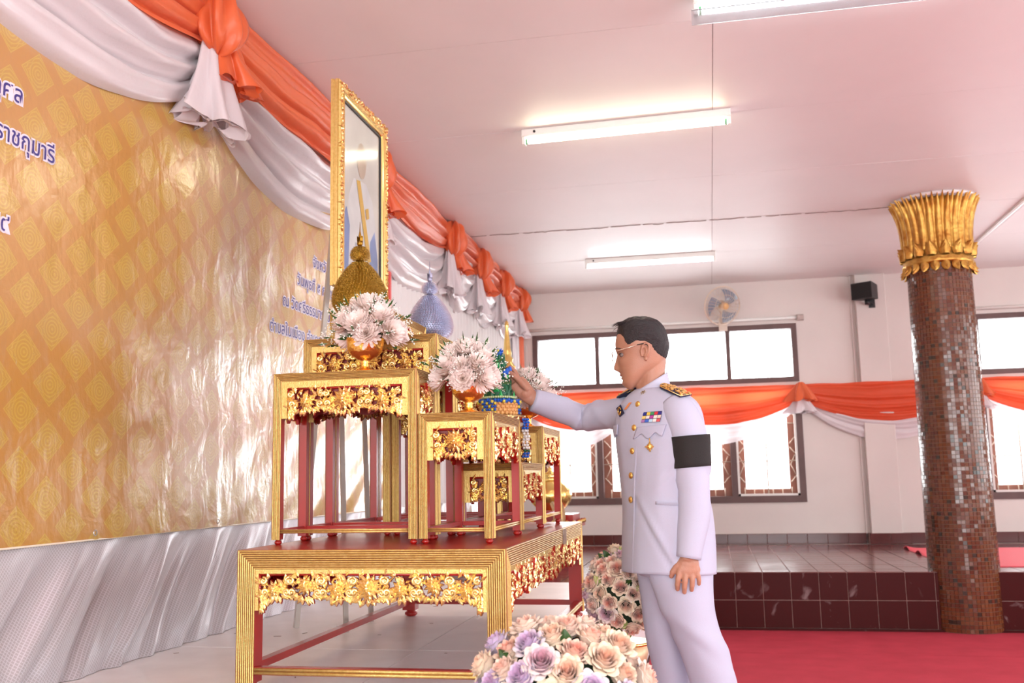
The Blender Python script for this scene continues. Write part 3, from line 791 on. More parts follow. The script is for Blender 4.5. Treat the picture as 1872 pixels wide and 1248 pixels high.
def flower(b, x, z, R, y0=0.0, n=12, rot=0.0):
    for k in range(n):
        a = rot + 2 * PI * k / n
        leafv(b, x, z, a, R * random.uniform(0.93, 1.05), R * 0.46, R * 0.16 + .002, y0)
    for k in range(n - 3):
        a = rot + 0.2 + 2 * PI * k / (n - 3)
        leafv(b, x, z, a, R * 0.66, R * 0.40, R * 0.2 + .002, y0 - R * 0.12)
    for k in range(6):
        a = rot + 2 * PI * k / 6
        leafv(b, x, z, a, R * 0.38, R * 0.30, R * 0.2, y0 - R * 0.24)
    b.sphere((x, y0 - R * 0.30, z), (R * 0.16, R * 0.14, R * 0.16), 7, 5)
def scroll(b, x, z, R, a0, sgn, y0=0.0, th=0.0045, turns=1.25):
    pts = []; rs = []
    for t in np.linspace(0, 1, 15):
        a = a0 + sgn * t * turns * 2 * PI; r = R * (1 - 0.78 * t)
        pts.append((x + r * math.cos(a), y0 - 0.003 - 0.006 * t, z + r * math.sin(a))); rs.append(th * (0.7 + 0.6 * math.sin(PI * t)))
    b.tube(pts, rs, 6)
    b.sphere(pts[-1], th * 1.1, 6, 5)
def apron_mesh(Wd, Hc, He, nfl, openw, seed=1, dense=False):
    """openwork panel from z=0 (top) downwards, x in +-Wd/2"""
    rnd = random.Random(seed); st = random.getstate(); random.seed(seed)
    b = MB(); hw = Wd / 2
    def low(x):
        t = abs(x) / hw
        e = max(0.0, (t - (1 - 0.085 / max(hw, .12))) / (0.085 / max(hw, .12)))
        lob = 0.80 + 0.16 * abs(math.cos(PI * nfl * (x / Wd)))
        mid = 0.12 * math.exp(-(x / (0.06)) ** 2)
        return lerp(Hc * (lob + mid) * (1 - 0.22 * math.exp(-((t - 0.88) / .07) ** 2)), He, e ** 1.3)
    sp = Wd / nfl; fl = []
    for k in range(nfl):
        x = -hw + sp * (k + 0.5)
        c = abs(k - (nfl - 1) / 2)
        R = min(Hc * 0.50, sp * 0.52) * (1.0 if c < 0.6 else 0.72)
        zz = -Hc * (0.47 if c < 0.6 else (0.40 if k % 2 else 0.55))
        if nfl == 1: R = Hc * 0.46
        flower(b, x, zz, R, -0.002 - (0.004 if c < .6 else 0), 13 if c < 0.6 else 11, rnd.random()); fl.append((x, zz, R))
    for (x, zz, R) in fl:
        for s in (-1, 1):
            xs_ = x + s * min(sp * 0.47, R + 0.022)
            if abs(xs_) > hw - 0.008: xs_ = s * (hw - 0.016)
            scroll(b, xs_, -Hc * 0.24, Hc * 0.13, PI / 2 - s * 0.4, s, 0, 0.0042)
            scroll(b, xs_ - s * 0.004, -Hc * 0.62, Hc * 0.14, -PI / 2 + s * 0.4, -s, 0, 0.0042)
    # leaves along the lower edge
    x = -hw + 0.004
    while x < hw - 0.002:
        l = low(x); dx = 0.002; sl = (low(x + dx) - low(x - dx)) / (2 * dx)
        a = -PI / 2 + math.atan(-sl) * 0.55 + rnd.uniform(-.25, .25) + 0.75 * math.sin(2 * PI * nfl * x / Wd)
        leafv(b, x, -l + 0.018, a, 0.024 * rnd.uniform(.85, 1.2), 0.015, 0.005, -0.001, rnd.uniform(-.2, .2))
        x += 0.0095
    # corner brackets
    for s in (-1, 1):
        z = -Hc * 0.5
        while z > -He + 0.012:
            for q in range(3):
                leafv(b, s * (hw - 0.004 - q * 0.010 * max(0.2, (1 + z / He) * 2)), z, (-PI / 2) - s * rnd.uniform(0.0, 0.9), 0.024, 0.013, 0.006, -0.002, s * .2)
            z -= 0.010
    # filler leaves
    area_ = Wd * Hc; n = int(area_ / (0.00016 if dense else 0.00020))
    for _ in range(n):
        x = rnd.uniform(-hw + 0.006, hw - 0.006); z = -rnd.uniform(0.004, max(0.01, low(x) - 0.008))
        inside = any((x - fx) ** 2 + (z - fz) ** 2 < (R * 0.8) ** 2 for fx, fz, R in fl)
        if inside and not dense: continue
        L = rnd.uniform(0.018, 0.032)
        a = rnd.choice((-1, 1)) * rnd.uniform(0.2, 2.2) + (PI if x < 0 else 0)
        if dense: a = rnd.uniform(-PI, PI)
        leafv(b, x, z, a, L, L * 0.5, 0.006, -0.001 if not inside else -0.012, rnd.uniform(-.35, .35))
    # thin top and side stems tie the carving to the frame
    b.tube([(-hw, 0.002, -0.003), (hw, 0.002, -0.003)], 0.004, 5, 1)
    for s in (-1, 1): b.tube([(s * (hw - 0.002), 0.002, 0), (s * (hw - 0.002), 0.002, -He + 0.008)], 0.004, 5, 1)
    if not openw:   # backing sheet in darker red, painted as the table's shadowed inside
        N = 40; v = []
        for i in range(N + 1):
            xx = -hw + Wd * i / N; v.append((xx, 0.012, 0)); v.append((xx, 0.012, -max(0.02, low(xx) - 0.012)))
        b.add(v, [(2 * i, 2 * i + 2, 2 * i + 3, 2 * i + 1) for i in range(N)], 2, False)
        v2 = [(p[0], p[1] + 0.006, p[2]) for p in v]
        b.add(v2, [(2 * i, 2 * i + 1, 2 * i + 3, 2 * i + 2) for i in range(N)], 2, False)
    random.setstate(st)
    return b
_apc = {}
def apron(*a, **k):
    key = (tuple(round(x, 4) if isinstance(x, float) else x for x in a), tuple(sorted(k.items())))
    if key not in _apc: _apc[key] = apron_mesh(*a, **k).mesh('apron', [M_CARVE, M_RED, M_RED_SHADE])
    return _apc[key]
def ribs(n, w, r):
    r = r * 1.9
    """offsets across the fluted frame: list of (d, out)"""
    pr = []
    for k in range(n):
        p = w / n
        pr += [(k * p, 0.0), (k * p + p * .2, r * .75), (k * p + p * .5, r), (k * p + p * .8, r * .75)]
    pr.append((w, 0.0)); return pr
def face_M(k, wx, wy):
    """matrix that puts a panel frame (x right, -y out) on side k: 0 near, 1 right, 2 far, 3 left"""
    if k == 0: return Matrix.Translation((0, -wy / 2, 0))
    if k == 1: return Matrix.Translation((wx / 2, 0, 0)) @ Matrix.Rotation(PI / 2, 4, 'Z')
    if k == 2: return Matrix.Translation((0, wy / 2, 0)) @ Matrix.Rotation(PI, 4, 'Z')
    return Matrix.Translation((-wx / 2, 0, 0)) @ Matrix.Rotation(-PI / 2, 4, 'Z')
def table(name, label, x, y, z, wx, wy, h, n, fw, flat, Hc, He, nf, legw=None, foot=0.016, zstr=0.035, openw=False, red_foot=0.018, group=None, ribr=0.0016):
    t = thing(name, label, 'altar table', (x, y, z), 0, group)
    lw = legw or fw
    b = MB(); b.cbox(-wx / 2 + 0.003, wx / 2 - 0.003, -wy / 2 + 0.003, wy / 2 - 0.003, h - 0.014, h, 0.002); b.build('tabletop', M_RED, t)
    pr = ribs(n, fw, ribr)
    for k in range(4):
        W = wx if k % 2 == 0 else wy; T = face_M(k, wx, wy)
        b = MB()
        v = []; N = len(pr)
        for d, o in pr: v.append((-W / 2 + d, -o, h - d)); v.append((W / 2 - d, -o, h - d))
        f = [(2 * i, 2 * i + 2, 2 * i + 3, 2 * i + 1) for i in range(N - 1)]
        b.add(v, [q for i, q in enumerate(f) if i % 4 in (1, 2)], 0, False, T); b.add(v, [q for i, q in enumerate(f) if i % 4 in (0, 3)], 2, False, T)
        b.box(-W / 2 + fw, W / 2 - fw, 0.0, 0.012, h - fw - flat, h - fw + .002, 0, T)           # flat band
        b.box(-W / 2 + 0.01, W / 2 - 0.01, 0.0005, 0.014, h - fw, h - 0.002, 1, T)
        b.box(-W / 2 + fw, W / 2 - fw, 0.012, 0.015, h - fw - flat, h - fw, 1, T)
        b.build('rail', [M_GOLD, M_RED, M_GROOVE], t)
        # carved apron with its flat side bands
        iw = W - 2 * fw - 2 * flat * (0.9)
        me = apron(iw, Hc, He, nf[k % 2], openw, seed=3 + k % 2, dense=(k % 2 == 1))
        o = inst('carved_apron', me, t); o.matrix_basis = T @ Matrix.Translation((0, 0.004, h - fw - flat))
        for s in (-1, 1):
            b = MB()
            xa, xb = s * (W / 2 - fw), s * (W / 2 - fw - flat * 0.9)
            b.box(min(xa, xb), max(xa, xb), 0.0, 0.010, h - fw - flat - He, h - fw - flat, 0, T)
            b.build('apron_band', M_GOLD, t)
    for sx in (-1, 1):
        for sy in (-1, 1):
            b = MB()
            x0, x1 = sorted((sx * wx / 2, sx * (wx / 2 - lw))); y0, y1 = sorted((sy * wy / 2, sy * (wy / 2 - lw)))
            e = 0.0006
            b.box(x0 + e, x1 - e, y0 + e, y1 - e, foot, h - fw * 0.5, 1)
            for k, W, sgn in ((0 if sy < 0 else 2, wx, sx if sy < 0 else -sx), (1 if sx > 0 else 3, wy, sy if sx > 0 else -sy)):
                T = face_M(k, wx, wy); v = []
                for d, o in pr: v.append((sgn * (W / 2 - d), -o, h - d)); v.append((sgn * (W / 2 - d), -o, foot))
                N = len(pr)
                f = [((2 * i, 2 * i + 1, 2 * i + 3, 2 * i + 2) if sgn < 0 else (2 * i, 2 * i + 2, 2 * i + 3, 2 * i + 1)) for i in range(N - 1)]
                b.add(v, [q for i, q in enumerate(f) if i % 4 in (1, 2)], 0, False, T); b.add(v, [q for i, q in enumerate(f) if i % 4 in (0, 3)], 2, False, T)
            b.build('leg', [M_GOLD, M_RED, M_GROOVE], t)
            b = MB(); c = (sx * (wx / 2 - lw * .55), sy * (wy / 2 - lw * .55), 0)
            r = red_foot * 0.55
            b.lathe([(r * .7, 0.0), (r * 1.15, foot * .3), (r * 1.15, foot * .6), (r * .75, foot * .8), (r * .9, foot + .001)], 14, c); b.build('foot', M_RED, t)
    for k in range(4):
        W = wx if k % 2 == 0 else wy; T = face_M(k, wx, wy); b = MB()
        sh = 0.022 if h > 0.3 and wx > .5 else 0.014
        b.box(-W / 2 + lw, W / 2 - lw, 0.003, 0.003 + sh * 1.3, zstr, zstr + sh, 1, T)
        for q in range(2):
            zc_ = zstr + sh * (0.27 + 0.46 * q)
            b.tube([(-W / 2 + lw, 0.003, zc_), (W / 2 - lw, 0.003, zc_)], sh * 0.24, 6, 0, T=T)
        b.build('stretcher', [M_GOLD, M_RED], t)
    return t
W2, L2 = 0.404, 0.815
table('altar_base_table', 'large low gilded base table with red top carrying all the smaller tables', AX, AY + 0.01, ZS, 2 * W2, 2 * L2, ZB - ZS, 9, 0.056, 0.012, 0.085, 0.105, (7, 15), openw=True, foot=0.028, zstr=0.052, red_foot=0.045)
b = MB(); b.cbox(0, 0.055, 0, 1, 0, 1, .001)
b = MB(); T = face_M(1, 2 * W2, 2 * L2)
b.box(0.235, 0.325, -0.004, -0.002, ZB - ZS - 0.062, ZB - ZS - 0.003, 0, T)
o = b.build('tape_label', mat('brown_tape', (0.16, 0.09, 0.06), 0.3, noise_amt=0.5, noise_scale=60, col2=(0.35, 0.25, 0.18)), None, (AX, AY + .01, ZS))
tag(o, 'dark brown tape patch stuck on the right rail of the base table', 'label')
m_, cc = 0.237, 0.475
uL, uS, uR = -0.400, 0.086, 0.326
v0 = -0.60; v1 = v0 + m_; v2 = v1 + m_; v3 = v2 + 0.475; v4 = v3 + m_; v5 = v4 + m_
E_ = 0.008
def at(name, label, u0, u1, a, c, h, **k):
    nf = k.pop('nf')
    return table(name, label, AX + (u0 + u1) / 2, AY + (a + c) / 2, ZB, u1 - u0 - E_, c - a - E_, h, 6, k.pop('fw', 0.027), k.pop('flat', 0.021), k.pop('Hc', 0.085), k.pop('He', 0.098), nf, group=None, **k)
at('altar_table', 'tall gilded table nearest the camera, first on the left, with flower bowl on top', uL, uS, v0, v1, 0.544, nf=(3, 1))
at('altar_table', 'taller gilded table standing just behind the nearest tall table', uL, uS, v1, v2, 0.688, nf=(3, 1))
at('altar_table', 'highest gilded table at the left rear, under the portrait', uL, uL + 0.24, v2, v3, 0.826, nf=(1, 3))
at('altar_table', 'gilded table beside the highest one, hidden behind the tall front tables', uL + 0.24, uS, v2, v3, 0.56, nf=(1, 3))
at('altar_table', 'gilded table beyond the highest one, carrying the silver cone', uL, uS, v3, v4, 0.688, nf=(3, 1))
at('altar_table', 'farthest tall gilded table with flower bowl behind the tall ones', uL, uS, v4, v5, 0.544, nf=(3, 1))
at('altar_table', 'short gilded table at the near right corner, bearing the large bowl of chrysanthemums', uS, uR, v0, v0 + 0.46, 0.400, nf=(1, 3))
at('altar_table', 'lowest gilded table in the middle of the right hand row', uS, uR, v0 + 0.465, v0 + 0.925, 0.250, nf=(1, 3), Hc=.078, He=.09)
at('altar_table', 'short gilded table at the far right, nearest the windows', uS, uR, v0 + 0.93, v0 + 1.39, 0.400, nf=(1, 3))

# ------------------------------------------------------------------ portrait on its easel
PX, PY0, PY1, PZ0, PZ1 = -1.44, 3.63, 4.235, 1.925, 2.80
t = thing('framed_portrait', 'tall gold framed picture behind glass with a yellow sash, turned to the right', 'picture frame', (PX, (PY0 + PY1) / 2, PZ0))
hw, hh = (PY1 - PY0) / 2, PZ1 - PZ0
TP = Matrix(((0, -1, 0, 0), (1, 0, 0, 0), (0, 0, 1, 0), (0, 0, 0, 1)))   # panel x -> world y, panel -y(out) -> world +x
# panel coords (x, y, z): out is -y -> +X
def frame_sweep(prof, x0, x1, z0, z1, mi=0):
    """profile (d, o) swept round a rectangle with mitred corners"""
    b = MB(); N = len(prof); v = []
    for d, o in prof:
        v += [(x0 + d, -o, z0 + d), (x1 - d, -o, z0 + d), (x1 - d, -o, z1 - d), (x0 + d, -o, z1 - d)]
    f = []
    for i in range(N - 1):
        for k in range(4): f.append((i * 4 + k, i * 4 + (k + 1) % 4, (i + 1) * 4 + (k + 1) % 4, (i + 1) * 4 + k))
    b.add(v, f, mi, False); return b
fr = frame_sweep([(0.0, -0.034), (0.0, -0.022), (0.003, -0.020), (0.003, -0.016), (0.0, -0.014), (0.0, -0.004), (0.003, -0.002), (0.0, 0.0), (0.008, 0.008), (0.026, 0.010), (0.034, 0.005), (0.036, 0.0)], -hw, hw, 0, hh)
o = fr.build('outer_moulding', M_GOLD, t); o.matrix_basis = TP
b = MB(); rr = random.Random(4)
per = []
for k in range(34): per.append((-hw + 0.018 + (2 * hw - .036) * k / 33, hh - 0.018)); per.append((-hw + 0.018 + (2 * hw - .036) * k / 33, 0.018))
for k in range(50): per.append((-hw + .018, .018 + (hh - .036) * k / 49)); per.append((hw - .018, .018 + (hh - .036) * k / 49))
for (x, z) in per:
    for q in range(3):
        leafv(b, x + rr.uniform(-.004, .004), z + rr.uniform(-.004, .004), rr.uniform(0, 6.28), 0.016, 0.009, 0.006, -0.009, 0.3)
o = b.build('carved_band', [M_CARVE, M_GOLD], t); o.matrix_basis = TP
fr = frame_sweep([(0.036, 0.0), (0.038, 0.008), (0.046, 0.010), (0.052, 0.002), (0.054, 0.006), (0.062, 0.004), (0.064, -0.004)], -hw, hw, 0, hh)
o = fr.build('inner_moulding', mat('bright_gold', (0.9, 0.66, 0.25), 0.2, 0.95), t); o.matrix_basis = TP
fr = frame_sweep([(0.064, -0.002), (0.071, -0.004), (0.072, -0.008)], -hw, hw, 0, hh)
o = fr.build('black_slip', M_BLACK, t); o.matrix_basis = TP
b = MB(); b.box(-hw + .002, hw - .002, 0.024, 0.034, .002, hh - .002); o = b.build('backboard', mat('frame_back', (0.3, 0.2, 0.12), 0.7), t); o.matrix_basis = TP
def poly(b, pts, y, mi, cx_=0): b.add([(x, y, z) for x, z in pts], [list(range(len(pts)))], mi, False)
b = MB(); x0, x1, z0, z1 = -hw + .068, hw - .068, .068, hh - .068
w_ = x1 - x0; g_ = z1 - z0
def Q(pts, mi, lay): poly(b, [(x0 + w_ * px, z0 + g_ * pz) for px, pz in pts], 0.012 - 0.0006 * lay, mi)
Q([(0, 0), (1, 0), (1, 1), (0, 1)], 0, 0)
Q([(0.02, 0), (0.10, .30), (0.18, 0.48), (0.30, 0.60), (0.62, 0.62), (0.80, 0.54), (0.92, 0.36), (0.98, 0)], 1, 1)      # pale garment
Q([(0, 0), (0.0, .30), (0.12, 0.40), (0.20, 0.30), (0.16, 0.0)], 3, 2)
Q([(0.70, 0), (0.74, 0.28), (0.86, 0.36), (0.95, 0.20), (0.97, 0)], 3, 2)
Q([(0.30, 0), (0.34, 0.22), (0.42, 0.22), (0.46, 0.0)], 4, 3)
Q([(0.36, 0.60), (0.46, 0.61), (0.76, 0.16), (0.66, 0.14)], 2, 4)                       # yellow sash
Q([(0.5 + 0.12 * math.cos(a), 0.74 + 0.11 * math.sin(a)) for a in np.linspace(0, 2 * PI, 20)[:-1]], 5, 3)
Q([(0.60, 0.46), (0.68, 0.48), (0.70, 0.42), (0.63, 0.40)], 2, 5)
o = b.build('picture_print', [mat('print_grey', (0.80, 0.76, 0.68), 0.5, noise_amt=0.2, noise_scale=3), mat('print_white', (0.80, 0.78, 0.75), 0.5, noise_amt=0.12, noise_scale=9),
      mat('print_yellow', (0.75, 0.50, 0.10), 0.5), mat('print_blue', (0.33, 0.42, 0.68), 0.5, noise_amt=0.3, noise_scale=8), mat('print_slate', (0.45, 0.46, 0.5), 0.5), mat('print_tan', (0.60, 0.48, 0.36), 0.5)], t); o.matrix_basis = TP
gm = mat('picture_glass', (1, 1, 1), 0.06); nt = gm.node_tree
tr = nn(nt, 'ShaderNodeBsdfTransparent'); gl = nn(nt, 'ShaderNodeBsdfGlossy'); gl.inputs['Roughness'].default_value = 0.12
fz = nn(nt, 'ShaderNodeFresnel'); fz.inputs[0].default_value = 1.5; mx = nn(nt, 'ShaderNodeMixShader')
nt.links.new(fz.outputs[0], mx.inputs[0]); nt.links.new(tr.outputs[0], mx.inputs[1]); nt.links.new(gl.outputs[0], mx.inputs[2]); nt.links.new(mx.outputs[0], nt.nodes['Material Output'].inputs[0])
b = MB(); b.add([(x0, 0.008, z0), (x1, 0.008, z0), (x1, 0.008, z1), (x0, 0.008, z1)], [(0, 1, 2, 3)], 0, False)
o = b.build('glass', gm, t); o.matrix_basis = TP
t = thing('easel', 'pale wooden easel legs holding up the gold framed picture', 'easel', (-1.475, 3.93, ZS))
M_EAS = mat('grey_wood', (0.52, 0.46, 0.42), 0.5)
for (ya, yb_) in ((-0.10, -0.10), (0.20, 0.14)):
    b = MB(); b.tube([(0.0, ya, 0), (-0.055, yb_, 2.0)], [(0.018, 0.012)] * 2, 4, smooth=False); b.build('leg', M_EAS, t)
b = MB(); b.tube([(-0.26, 0, 0), (-0.085, 0, 1.95)], 0.014, 4, smooth=False); b.build('rear_leg', M_EAS, t)
b = MB(); b.box(-0.03, 0.045, -0.20, 0.26, PZ0 - ZS - 0.024, PZ0 - ZS - 0.002); b.build('ledge', M_EAS, t)
# ------------------------------------------------------------------ flower bowls
def interp_ring(): pass
M_BOWL = mat('amber_brass', (0.90, 0.38, 0.07), 0.16, 0.9, noise_amt=0.3, noise_scale=14, bump=0.35, bump_scale=70, col2=(0.95, 0.60, 0.16))
M_LEAFG = mat('leaf_green', (0.035, 0.11, 0.02), 0.45, noise_amt=0.4, noise_scale=9)
M_BUD = mat('tiny_white_bloom', (0.86, 0.87, 0.80), 0.6)
def chrys_mat():
    m = mat('chrysanthemum_petal', (0.93, 0.78, 0.73), 0.6, sss=0.0)
    nt = m.node_tree; bs = nt.nodes['Principled BSDF']; L = nt.links.new
    tc = nn(nt, 'ShaderNodeTexCoord'); ln = nn(nt, 'ShaderNodeVectorMath', operation='LENGTH'); L(tc.outputs['Object'], ln.inputs[0])
    r = nn(nt, 'ShaderNodeValToRGB'); e = r.color_ramp.elements
    e[0].position = 0.012; e[0].color = (0.96, 0.74, 0.60, 1); e[1].position = 0.040; e[1].color = (0.97, 0.85, 0.81, 1)
    L(ln.outputs['Value'], r.inputs[0]); L(r.outputs[0], bs.inputs['Base Color']); return m
M_CHR = chrys_mat()
_nt = M_CHR.node_tree; _t = nn(_nt, 'ShaderNodeBsdfTranslucent'); _t.inputs[0].default_value = (1.0, 0.86, 0.80, 1); _m = nn(_nt, 'ShaderNodeMixShader'); _m.inputs[0].default_value = 0.15
_nt.links.new(_nt.nodes['Principled BSDF'].outputs[0], _m.inputs[1]); _nt.links.new(_t.outputs[0], _m.inputs[2]); _nt.links.new(_m.outputs[0], _nt.nodes['Material Output'].inputs[0])
def chrys(seed, R=0.047, spoon=False):
    rnd = random.Random(seed); b = MB()
    rings = [(26, 1.0, 2, .0), (26, 0.98, 14, .003), (24, 0.90, 27, .006), (22, 0.80, 40, .009), (18, 0.68, 53, .011), (14, 0.54, 66, .013), (9, 0.42, 80, .014)]
    if spoon: rings[0] = (18, 1.2, -22, 0.0)
    for n, l, el, h in rings:
        for k in range(n):
            a = 2 * PI * (k + rnd.uniform(-.3, .3)) / n + el
            e = math.radians(el + rnd.uniform(-7, 7)); L = R * l * rnd.uniform(.88, 1.08); w = R * 0.10 * rnd.uniform(.85, 1.15)
            ca, sa = math.cos(a), math.sin(a); cl = rnd.uniform(0.15, 0.5)
            v = []
            for i, (t, ww) in enumerate(((0.08, .5), (0.4, .9), (0.72, 1.15), (0.93, .85), (1.0, .15))):
                ee = e + cl * t * t * 1.2
                rr = L * t * math.cos(e) * (1 - .12 * t * cl); zz = h + L * t * math.sin(ee)
                for s in (-1, 1):
                    v.append((rr * ca - s * w * ww * sa, rr * sa + s * w * ww * ca, zz + 0.18 * w))
                v.append((rr * ca, rr * sa, zz - 0.25 * w))
            f = []
            for i in range(4):
                f += [(i * 3, i * 3 + 2, i * 3 + 5, i * 3 + 3), (i * 3 + 2, i * 3 + 1, i * 3 + 4, i * 3 + 5)]
            b.add(v, f)
    b.sphere((0, 0, 0.006), (R * .28, R * .28, R * .22), 10, 6)
    b.tube([(0, 0, 0.004), (0, 0, -0.05)], 0.0025, 5, 1)
    return b.mesh('chrysanthemum', [M_CHR, M_LEAFG])
CH = [chrys(1, .050), chrys(2, 0.047), chrys(3, 0.050, True), chrys(4, 0.045)]
def dir_rot(d): return Vector((0, 0, 1)).rotation_difference(Vector(d).normalized()).to_euler()
def flower_bowl(lab, x, y, z, seed, cam_side=True, scale=1.0, lean=0.0):
    rnd = random.Random(seed)
    t = thing('flower_bowl', lab, 'flower bowl', (x, y, z), 0, None)
    t.scale = (scale,) * 3
    b = MB(); b.lathe([(.030, 0), (.036, .002), (.034, .010), (.022, .016), (.013, .024), (.016, .028), (.012, .032), (.017, .037), (.013, .042), (.022, .047), (.042, .056), (.055, .072), (.060, .095), (.061, .110), (.065, .114), (.058, .112), (.05, .10), (.0, .098)], 40, closed=False)
    b.build('bowl', M_BOWL, t)
    c0 = Vector((0, 0, 0.115))
    b = MB(); b.sphere((0, 0, 0.118), (.055, .055, .05), 14, 8); b.build('foam', mat('dark_foam', (0.03, 0.06, 0.02), 0.9), t)
    spots = [(0, -62, .082), (35, -48, .086), (-40, -50, .084), (75, -35, .09), (-78, -38, .09), (15, -12, .10), (-25, -5, .105), (50, 5, .10), (-60, 10, .10), (0, 30, .10), (120, -20, .09), (-120, -15, .09), (90, 20, .1), (0, -80, .075), (95, -72, .085), (-95, -70, .085), (150, -60, .085), (-150, -60, .085), (60, -75, .085)]
    for k, (az, tilt, d) in enumerate(spots):
        # az around the vertical measured from the camera side (-Y), tilt: -90 horizontal .. 0 up
        a = math.radians(az - 90 + rnd.uniform(-8, 8)); el = math.radians(90 - abs(tilt) * 1.15 + rnd.uniform(-5, 5))
        if tilt > 0: a += PI
        dv = Vector((math.cos(a) * math.cos(el), math.sin(a) * math.cos(el), math.sin(el)))
        p = c0 + Vector((dv.x * d * .92, dv.y * d * .92, dv.z * d * 0.95)) + Vector((lean * (0.5 + 0.1 * k), 0, 0))
        inst('chrysanthemum', CH[(k + seed) % 4], t, p, dir_rot(dv + Vector((0, 0, .1))), rnd.uniform(.88, 1.1))
    b = MB()
    for k in range(150):
        a = rnd.uniform(0, 2 * PI); el = rnd.uniform(-0.15, 1.45); r = rnd.uniform(.120, .158)
        p = c0 + Vector((math.cos(a) * math.cos(el), math.sin(a) * math.cos(el), math.sin(el) * .95)) * r + Vector((lean, 0, 0))
        for q in range(5):
            pp = p + Vector((rnd.uniform(-.008, .008), rnd.uniform(-.008, .008), rnd.uniform(-.008, .008)))
            b.sphere(pp, rnd.uniform(.0016, .0030), 5, 3, 0)
        if k % 2 == 0:
            dv = (p - c0).normalized(); sd = Vector((rnd.uniform(-1, 1), rnd.uniform(-1, 1), rnd.uniform(-1, 1))).cross(dv).normalized()
            L = rnd.uniform(.012, .028)
            b.add([p - dv * .02, p + sd * L * .22, p + dv * L, p - sd * L * .22], [(0, 1, 2, 3)], 1, False)
    b.build('filler_sprays', [M_BUD, M_LEAFG], t, kind='stuff')
    b = MB()
    for k in range(26):
        a = rnd.uniform(0, 2 * PI); el = rnd.uniform(-0.1, 1.2)
        dv = Vector((math.cos(a) * math.cos(el), math.sin(a) * math.cos(el), math.sin(el))); p = c0 + dv * .05
        sd = dv.cross(Vector((rnd.uniform(-1, 1), rnd.uniform(-1, 1), 1))).normalized(); up = dv.cross(sd)
        L = rnd.uniform(.03, .045); W = L * .4
        v = [p, p + dv * L * .4 + sd * W * .5, p + dv * L + up * .006, p + dv * L * .4 - sd * W * .5, p + dv * L * .5 - up * .006]
        b.add(v, [(0, 1, 4), (1, 2, 4), (2, 3, 4), (3, 0, 4)], 0)
    b.build('leaves', M_LEAFG, t)
    return t
ZA, ZBt, ZB2, ZCt, ZDt = ZB + .544, ZB + .688, ZB + .826, ZB + .400, ZB + .250
flower_bowl('brass pedestal bowl of pale pink chrysanthemums on the nearest tall table', -1.100, 3.02, ZA, 5, scale=1.02, lean=0.012)
flower_bowl('brass pedestal bowl of pale pink chrysanthemums on the short near right table', -0.755, 3.04, ZCt, 8, scale=0.95, lean=-0.006)
flower_bowl('chrysanthemum bowl on the farthest tall table, peeping out below the silver cone', -1.195, 4.21, ZA, 11, scale=1.02)
flower_bowl('chrysanthemum bowl in front of the window, beyond the reaching hand', -0.750, 4.05, ZCt, 14, scale=1.0, lean=0.006)

# ------------------------------------------------------------------ gold and silver cones
def cone_tower(name, lab, x, y, z, body, bead, k):
    t = thing(name, lab, 'cone ornament', (x, y, z))
    b = MB(); b.lathe([(.050, 0), (.055, .004), (.045, .016), (.022, .03), (.018, .05), (.03, .065), (.065, .075), (.072, .09), (.070, .098)], 32); b.build('pedestal_tray', M_BRASS, t)
    z0 = .098
    prof = [(.055, z0), (.080, z0 + .022), (.0885, z0 + .05), (.086, z0 + .078), (.075, z0 + .110), (.058, z0 + .142), (.038, z0 + .170), (.020, z0 + .190), (.013, z0 + .197)]
    rad = [(pz, pr) for pr, pz in prof]
    b = MB(); b.lathe([(sinterp(zz, rad), zz) for zz in np.linspace(z0, z0 + .197, 30)], 40); b.build('core', body, t)
    top = [(.010, z0 + .196), (.020, z0 + .204), (.0245, z0 + .218), (.020, z0 + .236), (.010, z0 + .250), (.007, z0 + .255)]
    rad2 = [(pz, pr) for pr, pz in top]
    b = MB(); b.lathe(top, 24)
    b.lathe([(.006, z0 + .252), (.011, z0 + .262), (.008, z0 + .278), (.004, z0 + .285), (.006, z0 + .29), (.002, z0 + .31), (.0008, z0 + .345)], 14); b.build('finial', body, t)
    b = MB()
    def scale_at(r, zz, a, w, h, sl):
        n = Vector((math.cos(a), math.sin(a), 0)); tg = Vector((-math.sin(a), math.cos(a), 0)); up = Vector((0, 0, 1))
        p = n * r + up * zz
        v = [p - tg * w / 2, p + tg * w / 2, p + up * h * 0.9 + n * (-sl * h), p + n * (.0150) + up * h * .30]
        b.add(v, [(0, 1, 3), (1, 2, 3), (2, 0, 3)], 0, False)
    for i in range(24):
        zz = z0 + .006 + i * .0079; r = sinterp(zz, rad); sl = max(-1, min(1.5, -(sinterp(zz + .002, rad) - sinterp(zz - .002, rad)) / .004))
        n = max(10, int(2 * PI * r / .0105))
        for j in range(n): scale_at(r, zz, 2 * PI * (j + .5 * (i % 2)) / n, .0086, .0095, sl)
    for i in range(9):
        zz = z0 + .200 + i * .0058; r = sinterp(zz, rad2); n = max(8, int(2 * PI * r / .0075))
        for j in range(n): scale_at(r, zz, 2 * PI * (j + .5 * (i % 2)) / n, .0068, .0075, 0.2)
    b.build('scale_beads', bead, t, kind='stuff')
    for j in range(4):
        a = j * PI / 2 + .4; b = MB()
        leafv(b, 0.004, 0, 1.35, .03, .008, .003, 0); o = b.build('finial_leaf', [body, body], t, (0, 0, z0 + .262), a)
    return t
cone_tower('gold_cone', 'gold beaded cone with a bulbous finial, before the framed picture', -1.212, 3.27, ZBt,
    mat('gold_core', (0.25, 0.13, 0.01), 0.35, 0.8), mat('gold_bead', (0.90, 0.64, 0.15), 0.22, 0.95, bump=1.0, bump_scale=420, col2=(0.35, 0.19, 0.02), noise_scale=170), 0)
